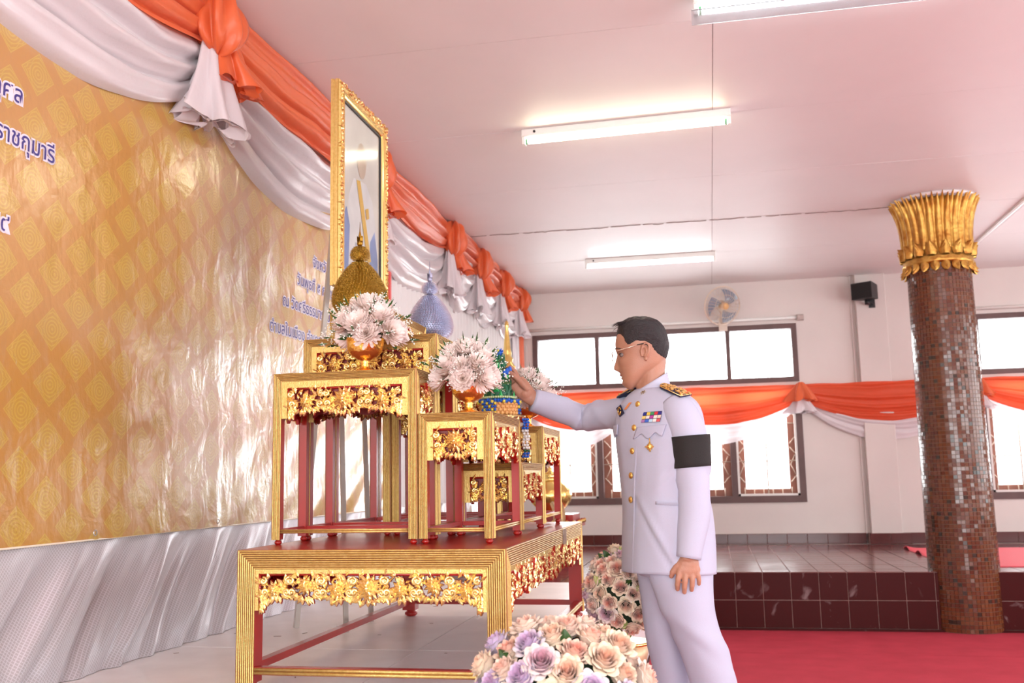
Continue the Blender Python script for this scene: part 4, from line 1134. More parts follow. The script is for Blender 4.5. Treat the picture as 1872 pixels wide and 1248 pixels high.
cone_tower('silver_cone', 'silver beaded cone with a needle finial, before the white curtain', -1.150, 3.960, ZBt,
    mat('silver_core', (0.30, 0.31, 0.42), 0.4, 0.6), mat('silver_bead', (0.82, 0.84, 0.95), 0.28, 0.85), 1)

# ------------------------------------------------------------------ garlanded green cone on a footed tray (held by the man)
cxp, cyp = -0.775, 3.60
t = thing('footed_tray', 'small gold footed tray with hanging flower garland, on the low middle table', 'tray', (cxp, cyp, ZDt))
b = MB(); b.lathe([(.050, 0), (.055, .005), (.050, .014), (.024, .03), (.018, .075), (.020, .11), (.03, .135), (.07, .150), (.090, .162), (.098, .170), (.098, .178), (.092, .174), (.0, .172)], 36, closed=False)
b.build('tray', M_CARVE, t)
for k in range(22):
    q = MB(); leafv(q, 0, 0, -PI / 2, .018, .016, .003, 0); a = 2 * PI * k / 22
    q.build('rim_petal', [M_CARVE, M_RED], t, (.0985 * math.cos(a), .0985 * math.sin(a), .172), a + PI / 2)
M_BLUE = mat('blue_bloom', (0.015, 0.13, 0.62), 0.6); M_YEL = mat('yellow_bloom', (0.85, 0.75, 0.10), 0.6); M_PEACHB = mat('orange_bead', (0.80, 0.45, 0.17), 0.5)
M_GREEN = mat('green_leaf_fold', (0.01, 0.13, 0.06), 0.35); M_LIME = mat('lime_bloom', (0.62, 0.80, 0.42), 0.6)
zt0 = .181
t2 = thing('garlanded_cone', 'dark green folded cone with blue and yellow flower ring, touched by the hand', 'offering', (cxp, cyp, ZDt + zt0))
def bloom(b, p, r, mi, rnd, n=16):
    for q in range(n):
        d = Vector((rnd.gauss(0, 1), rnd.gauss(0, 1), rnd.gauss(0, 1))).normalized(); s = d.cross(Vector((.3, .5, .8))).normalized()
        b.add([p - s * r * .22, p + s * r * .22, p + d * r], [(0, 1, 2)], mi, False)
    b.sphere(p, r * .62, 6, 4, mi)
rnd = random.Random(3)
b = MB(); b.lathe([(.058, 0), (.070, .006), (.070, .045), (.060, .052)], 28); b.build('ring_core', M_PEACHB, t2)
b = MB()
for i in range(4):
    for k in range(26):
        a = 2 * PI * (k + .5 * (i % 2)) / 26; b.sphere((.070 * math.cos(a), .070 * math.sin(a), .006 + i * .012), .0074, 7, 5)
b.build('bead_band', M_PEACHB, t2)
b = MB()
for k in range(44):
    a = 2 * PI * k / 44; r = .073
    top = 0.052 + rnd.uniform(-.003, .003)
    if math.sin(3 * a + 1.2) > 0.35:        # vertical panels of mixed blooms
        for zz in (.006, .018, .030, .042): bloom(b, Vector((.078 * math.cos(a), .078 * math.sin(a), zz)), .009, (0 if (k + int(zz * 90)) % 3 else 1), rnd, 9)
    bloom(b, Vector((r * math.cos(a), r * math.sin(a), top)), .012, 0, rnd)
    if k % 4 == 0: bloom(b, Vector((.080 * math.cos(a), .080 * math.sin(a), .048)), .010, 1, rnd)
    bloom(b, Vector((.062 * math.cos(a), .062 * math.sin(a), .066)), .008, 2, rnd, 8)
b.build('bloom_ring', [M_BLUE, M_YEL, M_LIME], t2, kind='stuff')
b = MB(); b.lathe([(.055, .055), (.048, .09), (.036, .14), (.022, .19), (.012, .225)], 22); b.build('cone_body', M_GREEN, t2)
for i in range(7):
    for k in range(10):
        zz = .06 + i * .024; r = lerp(.052, .014, i / 6.5); q = MB()
        q.add([(0, -.012, 0), (0, .012, 0), (.006, 0, .034), (.009, 0, .012)], [(0, 1, 3), (1, 2, 3), (2, 0, 3)], 0, False)
        a = 2 * PI * (k + .5 * (i % 2)) / 10
        q.build('folded_leaf', M_GREEN if (i + k) % 4 else mat('bright_leaf', (0.01, 0.42, 0.10), 0.35), t2, (r * math.cos(a), r * math.sin(a), zz), a)
b = MB(); bloom(b, Vector((.004, -.008, .238)), .022, 0, rnd, 60); b.build('top_bloom', M_BLUE, t2)
b = MB(); bloom(b, Vector((.003, -.022, .246)), .007, 0, rnd, 14); b.build('bloom_centre', M_YEL, t2)
for (dx, dy, dz) in ((.036, -.02, .165), (.028, -.03, .155), (.044, -.005, .172)):
    b = MB(); b.sphere((dx, dy, dz), (.008, .008, .014), 9, 6); b.build('side_bloom', M_BLUE, t2)
b = MB()
for k in range(14):
    p = Vector((.112 + .004 * math.sin(k), -.040, .150 - k * .010 - zt0 + .0))
    p = Vector((.108 + .003 * math.sin(k * 1.3), -.045, .160 - k * .0105))
    mi = 0 if k < 4 else 3 if k < 11 else 0
    for q in range(4):
        a = q * PI / 2 + k * .5; bloom(b, p + Vector((.009 * math.cos(a), .009 * math.sin(a), 0)), .0085, mi if k != 11 else 2, rnd, 6)
b.build('hanging_garland', [M_BLUE, M_YEL, M_GREEN, mat('jasmine', (0.85, 0.86, 0.84), 0.6)], t, kind='stuff')

# ------------------------------------------------------------------ gilded things behind the altar
M_GLD2 = mat('bright_gilding', (0.95, 0.68, 0.22), 0.2, 0.95, bump=0.2, bump_scale=30)
t = thing('gilded_spire', 'slender gilded spire rising behind the bowls by the corner', 'spire', (-1.76, 8.55, ZD))
b = MB(); b.lathe([(.095, 0), (.10, .03), (.075, .06), (.07, .45), (.085, .48), (.085, .50), (.06, .53), (.06, .80), (.085, .84)], 28); b.build('stand', M_GLD2, t)
b = MB(); b.lathe([(.125, .84), (.12, .88), (.10, .93), (.095, .96), (.080, 1.0), (.072, 1.05), (.058, 1.09), (.05, 1.13), (.040, 1.165), (.030, 1.18), (.034, 1.20), (.024, 1.215), (.026, 1.23), (.021, 1.26), (.015, 1.33), (.0095, 1.385), (.013, 1.40), (.011, 1.42), (.004, 1.432)], 24); b.build('tiered_spire', M_GLD2, t)
b = MB()
for i in range(11):
    zz = .85 + i * .030; r = interp(zz, [(.84, .128), (.93, .104), (1.05, .076), (1.17, .036)]); n = 16
    for j in range(n):
        a = 2 * PI * (j + .5 * (i % 2)) / n; b.sphere((r * math.cos(a), r * math.sin(a), zz), r * .14 + .001, 6, 4)
b.build('gilt_knobs', M_GLD2, t, kind='stuff')
t = thing('red_stand', 'red lacquered pedestal with gilt lotus trim standing behind the altar', 'pedestal', (-1.345, 8.25, ZD))
b = MB(); b.box(-.17, .17, -.17, .17, 0, .30); b.box(-.19, .19, -.19, .19, .30, .33); b.box(-.16, .16, -.16, .16, .33, .40); b.build('body', M_RED, t)
for s in range(4):
    for k in range(9):
        q = MB(); leafv(q, 0, 0, PI / 2, .035, .034, .006, 0)
        T = face_M(s, .385, .385); o = q.build('lotus_petal', [M_GLD2, M_RED], t); o.matrix_basis = T @ Matrix.Translation((-.17 + k * .0425, 0, .325))
t = thing('gold_jar', 'big rounded gold jar seen between the legs of the far right table', 'jar', (-1.345, 8.25, ZD + .42))
b = MB(); b.lathe([(.05, 0), (.062, .004), (.055, .015), (.09, .035), (.125, .075), (.135, .115), (.125, .155), (.09, .19), (.05, .205), (.045, .225), (.06, .235)], 36); b.build('body', M_GLD2, t)
b = MB(); b.lathe([(.058, .236), (.05, .25), (.02, .262), (.012, .27), (.016, .28), (.004, .295)], 24); b.build('lid', M_GLD2, t)
b = MB()
b.grid(lambda u, v: (-1.30 + .10 * u + .07 * v + .01 * math.sin(v * 9), 7.93 + .02 * math.sin(u * 16), 0.93 - .42 * v + .02 * math.sin(u * 7)), 30, 18)
tag(b.build('gold_drape', cloth_mat('gold_cloth', (0.78, 0.58, 0.33), 0.35, 0.1)), 'pale gold cloth hanging beside the red pedestal behind the altar', 'cloth')


for o_ in COL.objects:
    if o_.name.startswith(('gilded_spire', 'red_stand', 'gold_jar')) and o_.parent is None: o_.scale = (1.5,) * 3 if o_.name.startswith('gilded') else (1.35, 1.35, 1.05) if o_.name.startswith('red') else (1.35,) * 3

# ------------------------------------------------------------------ rose balls
def rose_mat(name, cin, cmid, cout):
    m = mat(name, cmid, 0.55, sheen=0.3, sss=0.1); nt = m.node_tree; bs = nt.nodes['Principled BSDF']; L = nt.links.new
    tc = nn(nt, 'ShaderNodeTexCoord'); mp = nn(nt, 'ShaderNodeMapping'); mp.inputs['Scale'].default_value = (1, 1, 0.25); L(tc.outputs['Object'], mp.inputs[0])
    ln = nn(nt, 'ShaderNodeVectorMath', operation='LENGTH'); L(mp.outputs[0], ln.inputs[0])
    r = nn(nt, 'ShaderNodeValToRGB'); e = r.color_ramp.elements
    e[0].position = 0.006; e[0].color = (*cin, 1); e[1].position = 0.036; e[1].color = (*cout, 1); q = e.new(0.020); q.color = (*cmid, 1)
    L(ln.outputs['Value'], r.inputs[0]); L(r.outputs[0], bs.inputs['Base Color']); return m
RM = [rose_mat('peach_rose', (0.80, 0.28, 0.20), (0.88, 0.58, 0.46), (0.90, 0.74, 0.56)), rose_mat('cream_rose', (0.85, 0.45, 0.30), (0.88, 0.66, 0.50), (0.86, 0.76, 0.56)),
      rose_mat('lilac_rose', (0.56, 0.32, 0.52), (0.66, 0.50, 0.72), (0.80, 0.74, 0.78)), rose_mat('mauve_pink_rose', (0.62, 0.28, 0.36), (0.74, 0.50, 0.58), (0.88, 0.78, 0.70)),
      rose_mat('pale_peach_rose', (0.85, 0.40, 0.30), (0.92, 0.68, 0.56), (0.92, 0.78, 0.66))]
def rose_geo(seed, R=0.038, open_=1.0):
    rnd = random.Random(seed); b = MB()
    def petal_(a0, wid, rb, rt, zt, curl, tilt):
        def fn(u, v):
            s = 2 * u - 1; k = v
            a = a0 + s * wid * (0.55 + 0.45 * math.sin(PI * min(1, k * .9 + .12)))
            r = rb + (rt - rb) * (k ** 0.65)
            edge = max(0, k - .72) / .28
            r += curl * edge ** 1.5 * (0.7 + .5 * math.cos(s * 2.2))
            z = -0.016 + (zt + 0.016) * (k ** .85) * (1 - .16 * s * s * k) - curl * .55 * edge ** 2 + .0015 * math.sin(5 * s + seed)
            r *= 1 + 0.05 * (1 - s * s) * k + .03 * math.sin(a * 3 + seed)
            return (r * math.cos(a), r * math.sin(a), z)
        b.grid(fn, 8, 7)
    # heart: tight spiral, then rows of cupped petals whose rims roll outwards
    for k in range(3): petal_(k * 2.1, 1.7, .0015 + .001 * k, .0040 + .0018 * k, .0250 - .0003 * k, .0006, 0)
    for k in range(4): petal_(.6 + k * 1.57, 1.15, .008, .0115 + .001 * (k % 2), .0250, .0014, 0)
    for k in range(5): petal_(.2 + k * 1.257 + rnd.uniform(-.1, .1), 1.0, .013, .0170 + .001 * (k % 2), .0238, .0026, 0)
    for k in range(5): petal_(.8 + k * 1.257 + rnd.uniform(-.1, .1), 1.0, .017, .0225 * open_, .0205, .0042, 0)
    for k in range(6): petal_(.3 + k * 1.047 + rnd.uniform(-.12, .12), .82, .019, .0270 * open_, .0150, .0068 * open_, 0)
    for k in range(6): petal_(.8 + k * 1.047 + rnd.uniform(-.12, .12), .80, .019, .0315 * open_, .0060, .0080 * open_, 0)
    return b
_rg = [rose_geo(1), rose_geo(2, open_=1.08), rose_geo(3, open_=.92)]
RO = [[g_.mesh('rose', RM[k]) for g_ in _rg] for k in range(5)]
def rose_ball(lab, x, y, zc, rx, rz, n, seed, pats, rs=1.0):
    rnd = random.Random(seed)
    t = thing('rose_ball', lab, 'flower arrangement', (x, y, zc), 0)
    b = MB(); b.sphere((0, 0, 0), (rx * .80, rx * .80, rz * .80), 24, 16); b.build('foliage_core', mat('dark_foliage', (0.012, 0.03, 0.012), 0.8), t)
    pts = []
    ga = PI * (3 - math.sqrt(5))
    for i in range(n):
        zz = 1 - 2 * (i + .5) / n; r = math.sqrt(1 - zz * zz); a = ga * i + rnd.uniform(-.06, .06)
        pts.append(Vector((r * math.cos(a), r * math.sin(a), zz)))
    for i, d in enumerate(pts):
        if d.z < -0.80: continue
        d = (d + Vector((rnd.uniform(-.05, .05),) * 3)).normalized()
        q = rnd.uniform(.86, 1.0)
        p = Vector((d.x * rx * q, d.y * rx * q, d.z * rz * q))
        k = pats[rnd.randrange(len(pats))]
        eu = (Matrix.Rotation(0, 4, 'Z') @ Vector((0, 0, 1)).rotation_difference((d + Vector((rnd.uniform(-.25, .25), rnd.uniform(-.25, .25), rnd.uniform(-.1, .25)))).normalized()).to_matrix().to_4x4() @ Matrix.Rotation(rnd.uniform(0, 6), 4, 'Z')).to_euler()
        ro = inst('rose', RO[k][rnd.randrange(3)], t, p, eu, rs * rnd.uniform(.90, 1.12))
        ro['label'] = ('peach pink rose', 'cream rose', 'lilac rose', 'mauve pink rose', 'pale peach rose')[k]
    for i in range(40):
        d = Vector((rnd.gauss(0, 1), rnd.gauss(0, 1), rnd.gauss(0, 1))).normalized(); p = Vector((d.x * rx * .8, d.y * rx * .8, d.z * rz * .8))
        b = MB(); L = .05; W = .026
        b.grid(lambda u, v: ((u - .5) * W * math.sin(PI * (v * .92 + .05)), v * L, .006 * math.sin(PI * v) - .004 * abs(2 * u - 1)), 4, 6)
        o = b.build('leaf', M_LEAFG if i % 3 else mat('yellow_leaf', (0.45, 0.50, 0.16), 0.5), t)
        o.location = p; o.rotation_euler = (Vector((0, 1, 0)).rotation_difference((d * 1.1 + Vector((rnd.uniform(-1, 1), rnd.uniform(-1, 1), rnd.uniform(-1, 1))) * .8).normalized())).to_euler()
    return t
def flower_stand(lab, x, y, h):
    t = thing('flower_stand', lab, 'stand', (x, y, 0))
    b = MB(); b.lathe([(.13, 0), (.135, .015), (.10, .03), (.045, .06), (.035, .12), (.034, h - .16), (.05, h - .13), (.075, h - .06), (.088, h)], 36, fold=lambda a, k: 1 + .03 * math.cos(12 * a)); b.build('fluted_column', mat('ivory_gilt', (0.72, 0.50, 0.30), 0.4, 0.3), t)
    b = MB(); b.lathe([(.086, h - .004), (.094, h), (.092, h + .01), (.08, h + .008)], 36); b.build('rim', M_GLD2, t)
    return t
flower_stand('ivory fluted stand under the large near rose ball', -0.355, 2.26, 0.43)
rose_ball('large near ball of peach, cream and lilac roses at the bottom edge', -0.355, 2.26, .635, .205, .180, 100, 2, [0, 1, 4, 0, 2, 2, 3, 1, 4], 1.0)
flower_stand('ivory fluted stand under the farther rose ball behind the man', -0.345, 3.78, 0.515)
rose_ball('smaller farther ball of peach and mauve roses beside the white trousers', -0.345, 3.78, .70, .150, .165, 92, 6, [0, 0, 1, 3, 3, 4], .88)
# ------------------------------------------------------------------ the man in white dress uniform
man = thing('person', 'man in white dress uniform with black armband and glasses, reaching left to the altar', 'person', (-0.135, 3.462, 0), math.radians(11.48))
M_SKIN = mat('skin', (0.47, 0.235, 0.155), 0.48, noise_amt=0.12, noise_scale=9, sss=0.2, bump=0.12, bump_scale=260)
M_UNI = mat('white_uniform', (0.49, 0.51, 0.64), 0.8, sheen=0.0, bump=0.12, bump_scale=500, spec=0.25)
M_UNI2 = mat('white_uniform_trim', (0.46, 0.48, 0.61), 0.8, sheen=0.0)
M_GILT = mat('gilt_button', (0.85, 0.55, 0.16), 0.28, 0.9, bump=0.3, bump_scale=300)
M_NAVY = mat('navy_felt', (0.012, 0.016, 0.06), 0.7)
# ---- head profile tables (z -> x of the face, x of the back, half width)
XFt = [(1.440, -.138), (1.447, -.147), (1.455, -.155), (1.463, -.159), (1.472, -.160), (1.480, -.160), (1.492, -.163), (1.507, -.168), (1.525, -.171), (1.549, -.172), (1.565, -.172), (1.583, -.179), (1.600, -.180), (1.62, -.178), (1.64, -.170), (1.655, -.157), (1.668, -.137), (1.678, -.108), (1.682, -.085)]
XBt = [(1.440, -.125), (1.447, -.117), (1.455, -.108), (1.463, -.099), (1.475, -.086), (1.49, -.066), (1.505, -.040), (1.52, -.018), (1.54, -.006), (1.56, 0.0), (1.59, .003), (1.62, .000), (1.64, -.008), (1.655, -.020), (1.668, -.040), (1.678, -.065), (1.682, -.083)]
WDt = [(1.440, .016), (1.447, .026), (1.455, .036), (1.463, .044), (1.48, .055), (1.50, .062), (1.52, .066), (1.55, .070), (1.58, .074), (1.61, .077), (1.635, .075), (1.655, .066), (1.668, .050), (1.678, .028), (1.682, .006)]
NOSE = [(1.500, 0), (1.506, .010), (1.513, .020), (1.522, .0185), (1.535, .013), (1.550, .0085), (1.562, .005), (1.575, .002), (1.585, 0)]
def head_pt(th, z, off=0.0):
    xf, xb, w = sinterp(z, XFt), sinterp(z, XBt), sinterp(z, WDt)
    xc = (xf + xb) / 2; a = abs(xb - xf) / 2
    c, s = math.cos(th), math.sin(th); n = 2 / 2.35
    cx_ = math.copysign(abs(c) ** n, c); sy_ = math.copysign(abs(s) ** n, s)
    front = max(0, cx_)
    y = w * sy_ * (1 - 0.13 * front ** 2)
    x = xc - a * cx_
    g = lambda dy, dz, sy, sz: math.exp(-(dy / sy) ** 2 - (dz / sz) ** 2)
    if c > 0:
        nz = sinterp(z, NOSE) if 1.5 < z < 1.585 else 0
        sg = lerp(.0065, .0115, max(0, min(1, (1.55 - z) / .035)))
        x -= nz * math.exp(-(y / sg) ** 2)
        x -= .004 * g(abs(y) - .011, z - 1.511, .006, .006)                    # nostril wings
        for s_ in (-1, 1):
            x += .0095 * g(y - s_ * .031, z - 1.561, .016, .010)                # eye sockets
            x -= .0035 * g(y - s_ * .031, z - 1.562, .009, .005)                # lids
            x -= .003 * g(y - s_ * .028, z - 1.583, .020, .007)                 # brows
            x -= .004 * g(y - s_ * .042, z - 1.532, .018, .014)                 # cheekbones
        x -= .0045 * g(y, z - 1.4925, .018, .0045)
        x -= .0038 * g(y, z - 1.481, .016, .0042)
        x += .0035 * g(y, z - 1.4868, .022, .0018)
        x += .0025 * g(y, z - 1.474, .02, .005)
        x -= .003 * g(y, z - 1.460, .014, .009)
    d = Vector((x - xc, y, (z - 1.58) * .5)).normalized() * off
    return Vector((x, y, z)) + d
HZ = [1.440, 1.4435] + [1.447 + i * (1.6815 - 1.447) / 92 for i in range(93)]
Yw = Matrix.Translation((-.06, 0, 0)) @ Matrix.Rotation(math.radians(-7), 4, 'Z') @ Matrix.Translation((.06, 0, 0))
# torso description shared by body and jacket
TZ = [(.800, -.026, .190, .146, 16), (.90, -.024, .188, .143, 17), (1.0, -.024, .182, .138, 18), (1.06, -.028, .178, .133, 20), (1.14, -.031, .182, .130, 23), (1.20, -.030, .188, .130, 26),
      (1.27, -.035, .184, .124, 31), (1.33, -.038, .180, .114, 34), (1.375, -.040, .168, .100, 35), (1.405, -.042, .138, .086, 35), (1.425, -.048, .100, .072, 34), (1.440, -.050, .066, .058, 33)]
def tz(z, k): return sinterp(z, [(r[0], r[k]) for r in TZ])
def torso(z, ang, off=0.0):
    """point of the jacket surface; ang 0 front middle, + towards his left (camera side)"""
    cx_, a, d, psi = tz(z, 1), tz(z, 2), tz(z, 3), math.radians(tz(z, 4))
    F = Vector((-math.cos(psi), -math.sin(psi), 0)); Lf = Vector((math.sin(psi), -math.cos(psi), 0))
    c, s = math.cos(ang), math.sin(ang); n = 2 / 2.35
    c = math.copysign(abs(c) ** n, c); s = math.copysign(abs(s) ** n, s)
    p = Vector((cx_, 0.0, z)) + F * (d * c) + Lf * (a * s)
    nr = (F * (c / d) + Lf * (s / a)).normalized()
    return p + nr * off
# ---- body: one surface from overlapping forms, fused by voxels
b = MB()
N = 72; v = []; f = []
for z in HZ:
    for j in range(N): v.append(Yw @ head_pt(2 * PI * j / N, z))
for i in range(len(HZ) - 1):
    for j in range(N): f.append((i * N + j, (i + 1) * N + j, (i + 1) * N + (j + 1) % N, i * N + (j + 1) % N))
f.append(list(range(N))); f.append([(len(HZ) - 1) * N + j for j in range(N)][::-1])
b.add(v, f)
for s in (-1, 1):     # ears
    T = Yw @ Matrix.Translation((-.074, s * .0765, 1.563)) @ Matrix.Rotation(s * .30, 4, 'Z') @ Matrix.Rotation(-.12, 4, 'Y')
    b.sphere((.0, 0, .002), (.013, .0040, .026), 14, 10, T=T)
    pts = []; rs = []
    for k in range(22):
        a = -2.4 + 4.9 * k / 21
        pts.append((.0155 * math.sin(a + .35) * -1 * -1, s * .0065, .004 + .026 * math.cos(a))); rs.append(.0036 if k < 18 else .003)
    b.tube(pts, rs, 8, T=T)
    b.sphere((-.003, s * .003, -.0235), (.0075, .0045, .008), 10, 8, T=T)
    b.tube([(-.004, s * .006, -.012), (.003, s * .007, -.004), (.004, s * .007, .008), (0, s * .006, .015)], .0028, 7, T=T)
    b.sphere((-.011, s * .003, -.002), (.003, .004, .005), 8, 6, T=T)
b.tube([(-.045, 0, 1.55), (-.055, 0, 1.50), (-.058, 0, 1.45), (-.056, 0, 1.40), (-.05, 0, 1.36)], [(.052, .044), (.051, .046), (.051, .048), (.052, .052), (.054, .06)], 28)
b.tube([(-.078, 0, 1.495), (-.075, 0, 1.46), (-.07, 0, 1.42)], [(.032, .035), (.034, .038), (.036, .04)], 20)
b.lathe([(1, 0)], 4) if False else None
def ell_loft(rows, n=28):
    v = []; f = []
    for (x, y, z, rx, ry) in rows:
        for j in range(n): v.append((x + rx * math.cos(2 * PI * j / n), y + ry * math.sin(2 * PI * j / n), z))
    for i in range(len(rows) - 1):
        for j in range(n): f.append((i * n + j, i * n + (j + 1) % n, (i + 1) * n + (j + 1) % n, (i + 1) * n + j))
    f.append(list(range(n))[::-1]); f.append([(len(rows) - 1) * n + j for j in range(n)])
    return v, f
v = []; n_ = 28; zs_ = [.84, .95, 1.05, 1.15, 1.25, 1.33, 1.37, 1.39]
for z in zs_:
    for j in range(n_): v.append(torso(z, 2 * PI * j / n_, -.026))
f = [(i * n_ + j, i * n_ + (j + 1) % n_, (i + 1) * n_ + (j + 1) % n_, (i + 1) * n_ + j) for i in range(len(zs_) - 1) for j in range(n_)]
f.append(list(range(n_))[::-1]); f.append([(len(zs_) - 1) * n_ + j for j in range(n_)])
b.add(v, f)
# near (left) arm
b.tube([(.0, -.10, 1.34), (.035, -.155, 1.27), (.04, -.17, 1.12), (.030, -.182, .98), (.014, -.19, .90), (.011, -.191, .862)], [.036, .042, .042, .036, (.027, .022), (.026, .020)], 16)
def finger(pts, r0, r1):
    n = len(pts); b.tube(pts, [lerp(r0, r1, i / (n - 1)) for i in range(n)], 10)
    b.sphere(pts[-1], r1, 10, 8)
    for p in pts[1:-1]: b.sphere(p, lerp(r0, r1, .4) * 1.04, 8, 6)
# near hand: back of the hand to the camera, fingers hanging
b.sphere((.012, -.192, .850), (.034, .017, .040), 16, 12); b.sphere((.010, -.193, .832), (.040, .0155, .028), 16, 12)
finger([(-.018, -.194, .832), (-.026, -.198, .802), (-.028, -.194, .785), (-.027, -.187, .771)], .0098, .0078)
finger([(.000, -.196, .828), (-.004, -.202, .796), (-.006, -.199, .777), (-.006, -.191, .761)], .0100, .0078)
finger([(.020, -.196, .828), (.020, -.201, .800), (.019, -.198, .782), (.018, -.190, .768)], .0095, .0076)
finger([(.036, -.193, .832), (.041, -.197, .810), (.043, -.194, .797), (.043, -.188, .786)], .0085, .0068)
finger([(-.006, -.188, .862), (-.028, -.186, .842), (-.040, -.182, .824), (-.044, -.178, .812)], .0115, .0085)
# far (right) arm and the reaching hand
b.tube([(-.12, .13, 1.37), (-.20, .25, 1.37), (-.262, .33, 1.365), (-.36, .31, 1.395), (-.44, .285, 1.425), (-.478, .275, 1.438)], [.05, .046, .042, .037, (.028, .030), (.022, .027)], 16)
b.tube([(-.465, .278, 1.430), (-.490, .273, 1.450), (-.515, .270, 1.478), (-.535, .270, 1.503)], [(.022, .028), (.018, .032), (.016, .037), (.014, .034)], 16)
b.sphere((-.500, .262, 1.455), (.022, .014, .020), 12, 8)
finger([(-.492, .258, 1.468), (-.520, .245, 1.500), (-.543, .243, 1.522), (-.560, .250, 1.538)], .0125, .0088)
finger([(-.525, .272, 1.512), (-.540, .272, 1.545), (-.555, .264, 1.558), (-.567, .256, 1.552)], .0100, .0076)
finger([(-.538, .275, 1.500), (-.563, .276, 1.528), (-.580, .266, 1.532), (-.590, .256, 1.522)], .0100, .0076)
finger([(-.540, .277, 1.488), (-.570, .278, 1.505), (-.586, .268, 1.502), (-.588, .258, 1.490)], .0095, .0074)
finger([(-.532, .276, 1.476), (-.556, .276, 1.482), (-.571, .268, 1.476), (-.572, .260, 1.465)], .0088, .0068)
# legs inside the trousers
for P_ in ([(.01, -.075, .86), (.05, -.07, .62), (.10, -.06, .46), (.14, -.06, .25), (.165, -.06, .07)], [(-.03, .07, .86), (-.025, .09, .62), (-.01, .10, .46), (.005, .10, .25), (.01, .10, .07)]):
    b.tube(P_, [.070, .060, .048, .042, .034], 14)
body = b.build('body', M_SKIN, man)
md = body.modifiers.new('r', 'REMESH'); md.mode = 'VOXEL'; md.voxel_size = 0.0030; md.use_smooth_shade = True
m2_ = body.modifiers.new('s', 'SMOOTH'); m2_.factor = 0.5; m2_.iterations = 2

# ---- hair
HB = [(-.185, 1.640), (-.160, 1.634), (-.150, 1.622), (-.146, 1.606), (-.136, 1.592), (-.125, 1.594), (-.105, 1.604), (-.088, 1.602), (-.072, 1.600), (-.055, 1.590), (-.045, 1.570), (-.030, 1.555), (-.012, 1.545), (.01, 1.542)]
b = MB(); NJ = 110; zs2 = [1.53 + i * (1.6815 - 1.53) / 52 for i in range(53)] + [1.682]
v = []
for z in zs2:
    for j in range(NJ):
        th = 2 * PI * j / NJ; p0 = head_pt(th, z)
        hb = interp(p0.x, HB); h = z - hb
        fr = max(0, min(1, (-p0.x - .09) / .08))
        top = max(0, min(1, (z - 1.635) / .03))
        thick = -.003 if h < 0 else min(1, (h / .045)) ** .8 * lerp(.0065, .011, top) + .0008
        if h >= 0: thick += top * (.006 * math.sin(PI * min(1, fr + .25))) + fr * top * .004
        st_ = noise.noise((p0.x * 30, p0.y * 160, z * 40)) + .6 * noise.noise((p0.x * 60, p0.y * 330, z * 60))
        if h > 0: thick += .0016 * st_ * min(1, h / .02)
        q = head_pt(th, z, thick)
        if h > 0 and top > 0: q.x -= .007 * fr * top; q.z += .003 * top * (1 + st_ * .8)
        v.append(Yw @ q)
f = [(i * NJ + j, i * NJ + (j + 1) % NJ, (i + 1) * NJ + (j + 1) % NJ, (i + 1) * NJ + j) for i in range(len(zs2) - 1) for j in range(NJ)]
f.append([(len(zs2) - 1) * NJ + j for j in range(NJ)])
b.add(v, f)
rnd = random.Random(8)
for k in range(260):      # loose strands swept over the crown and the quiff
    x0_, y0_ = rnd.uniform(-.17, -.02), rnd.uniform(-.06, .05)
    zz = 1.672 - ((x0_ + .085) / .105) ** 2 * .022 - (y0_ / .08) ** 2 * .03 + .012
    L = rnd.uniform(.02, .05); dy = rnd.uniform(-.02, .02)
    pts = [(x0_, y0_, zz), (x0_ - L * .5, y0_ + dy * .5, zz + rnd.uniform(.002, .008)), (x0_ - L, y0_ + dy, zz - rnd.uniform(.0, .006))]
    if pts[-1][0] < -.195: continue
    b.tube([Yw @ Vector(p) for p in pts], [.0007, .0006, .0002], 4)
b.build('hair', mat('black_hair', (0.012, 0.010, 0.012), 0.42, bump=0.6, bump_scale=300, stretch=(0.3, 2, 1)), man)
for s in (-1, 1):      # eyebrows and eyes
    b = MB()
    for k in range(26):
        u = k / 25; y = s * lerp(.014, .046, u); p = head_pt(math.asin(max(-1, min(1, (abs(y) / .07) ** 1.15))) * s, 1.583 + .003 * math.sin(PI * u), .001)
        b.tube([Yw @ p, Yw @ (p + Vector((-.001 + .004 * u, s * .006, .001 - .004 * u)))], .0012, 4)
    b.build('eyebrow', MATS['black_hair'], man)
    b = MB(); c_ = Vector((-.1555, s * .031, 1.5610)); b.sphere(c_, (.0100, .0115, .0085), 14, 10, T=Yw); b.build('eye', mat('eye_white', (0.22, 0.18, 0.17), 0.5), man)
    b = MB(); b.sphere(c_ + Vector((-.0075, 0, -.001)), (.0034, .0052, .0052), 10, 8, T=Yw); b.build('iris', mat('dark_iris', (0.03, 0.015, 0.01), 0.15), man)
    b = MB(); b.tube([Yw @ (c_ + Vector((-.0125 * math.cos(a), .013 * math.sin(a), .0035))) for a in np.linspace(-1.2, 1.2, 9)], .0012, 5); b.build('eyelash', MATS['black_hair'], man)
b = MB()
for s in (-1, 1):
    c_ = Vector((-.193, s * .031, 1.556))
    b.tube([Yw @ (c_ + Vector((.006 * math.sin(a) ** 2 * .6, .024 * math.cos(a), .0165 * math.sin(a)))) for a in np.linspace(0, 2 * PI, 29)], .0010, 6)
    b.tube([Yw @ Vector(p) for p in ((-.190, s * .056, 1.566), (-.183, s * .066, 1.569), (-.135, s * .077, 1.580), (-.088, s * .0815, 1.592))], .0013, 6)
    b.tube([Yw @ Vector(p) for p in ((-.104, s * .080, 1.5885), (-.082, s * .083, 1.592), (-.068, s * .082, 1.586), (-.060, s * .079, 1.570))], .0017, 6, 1)
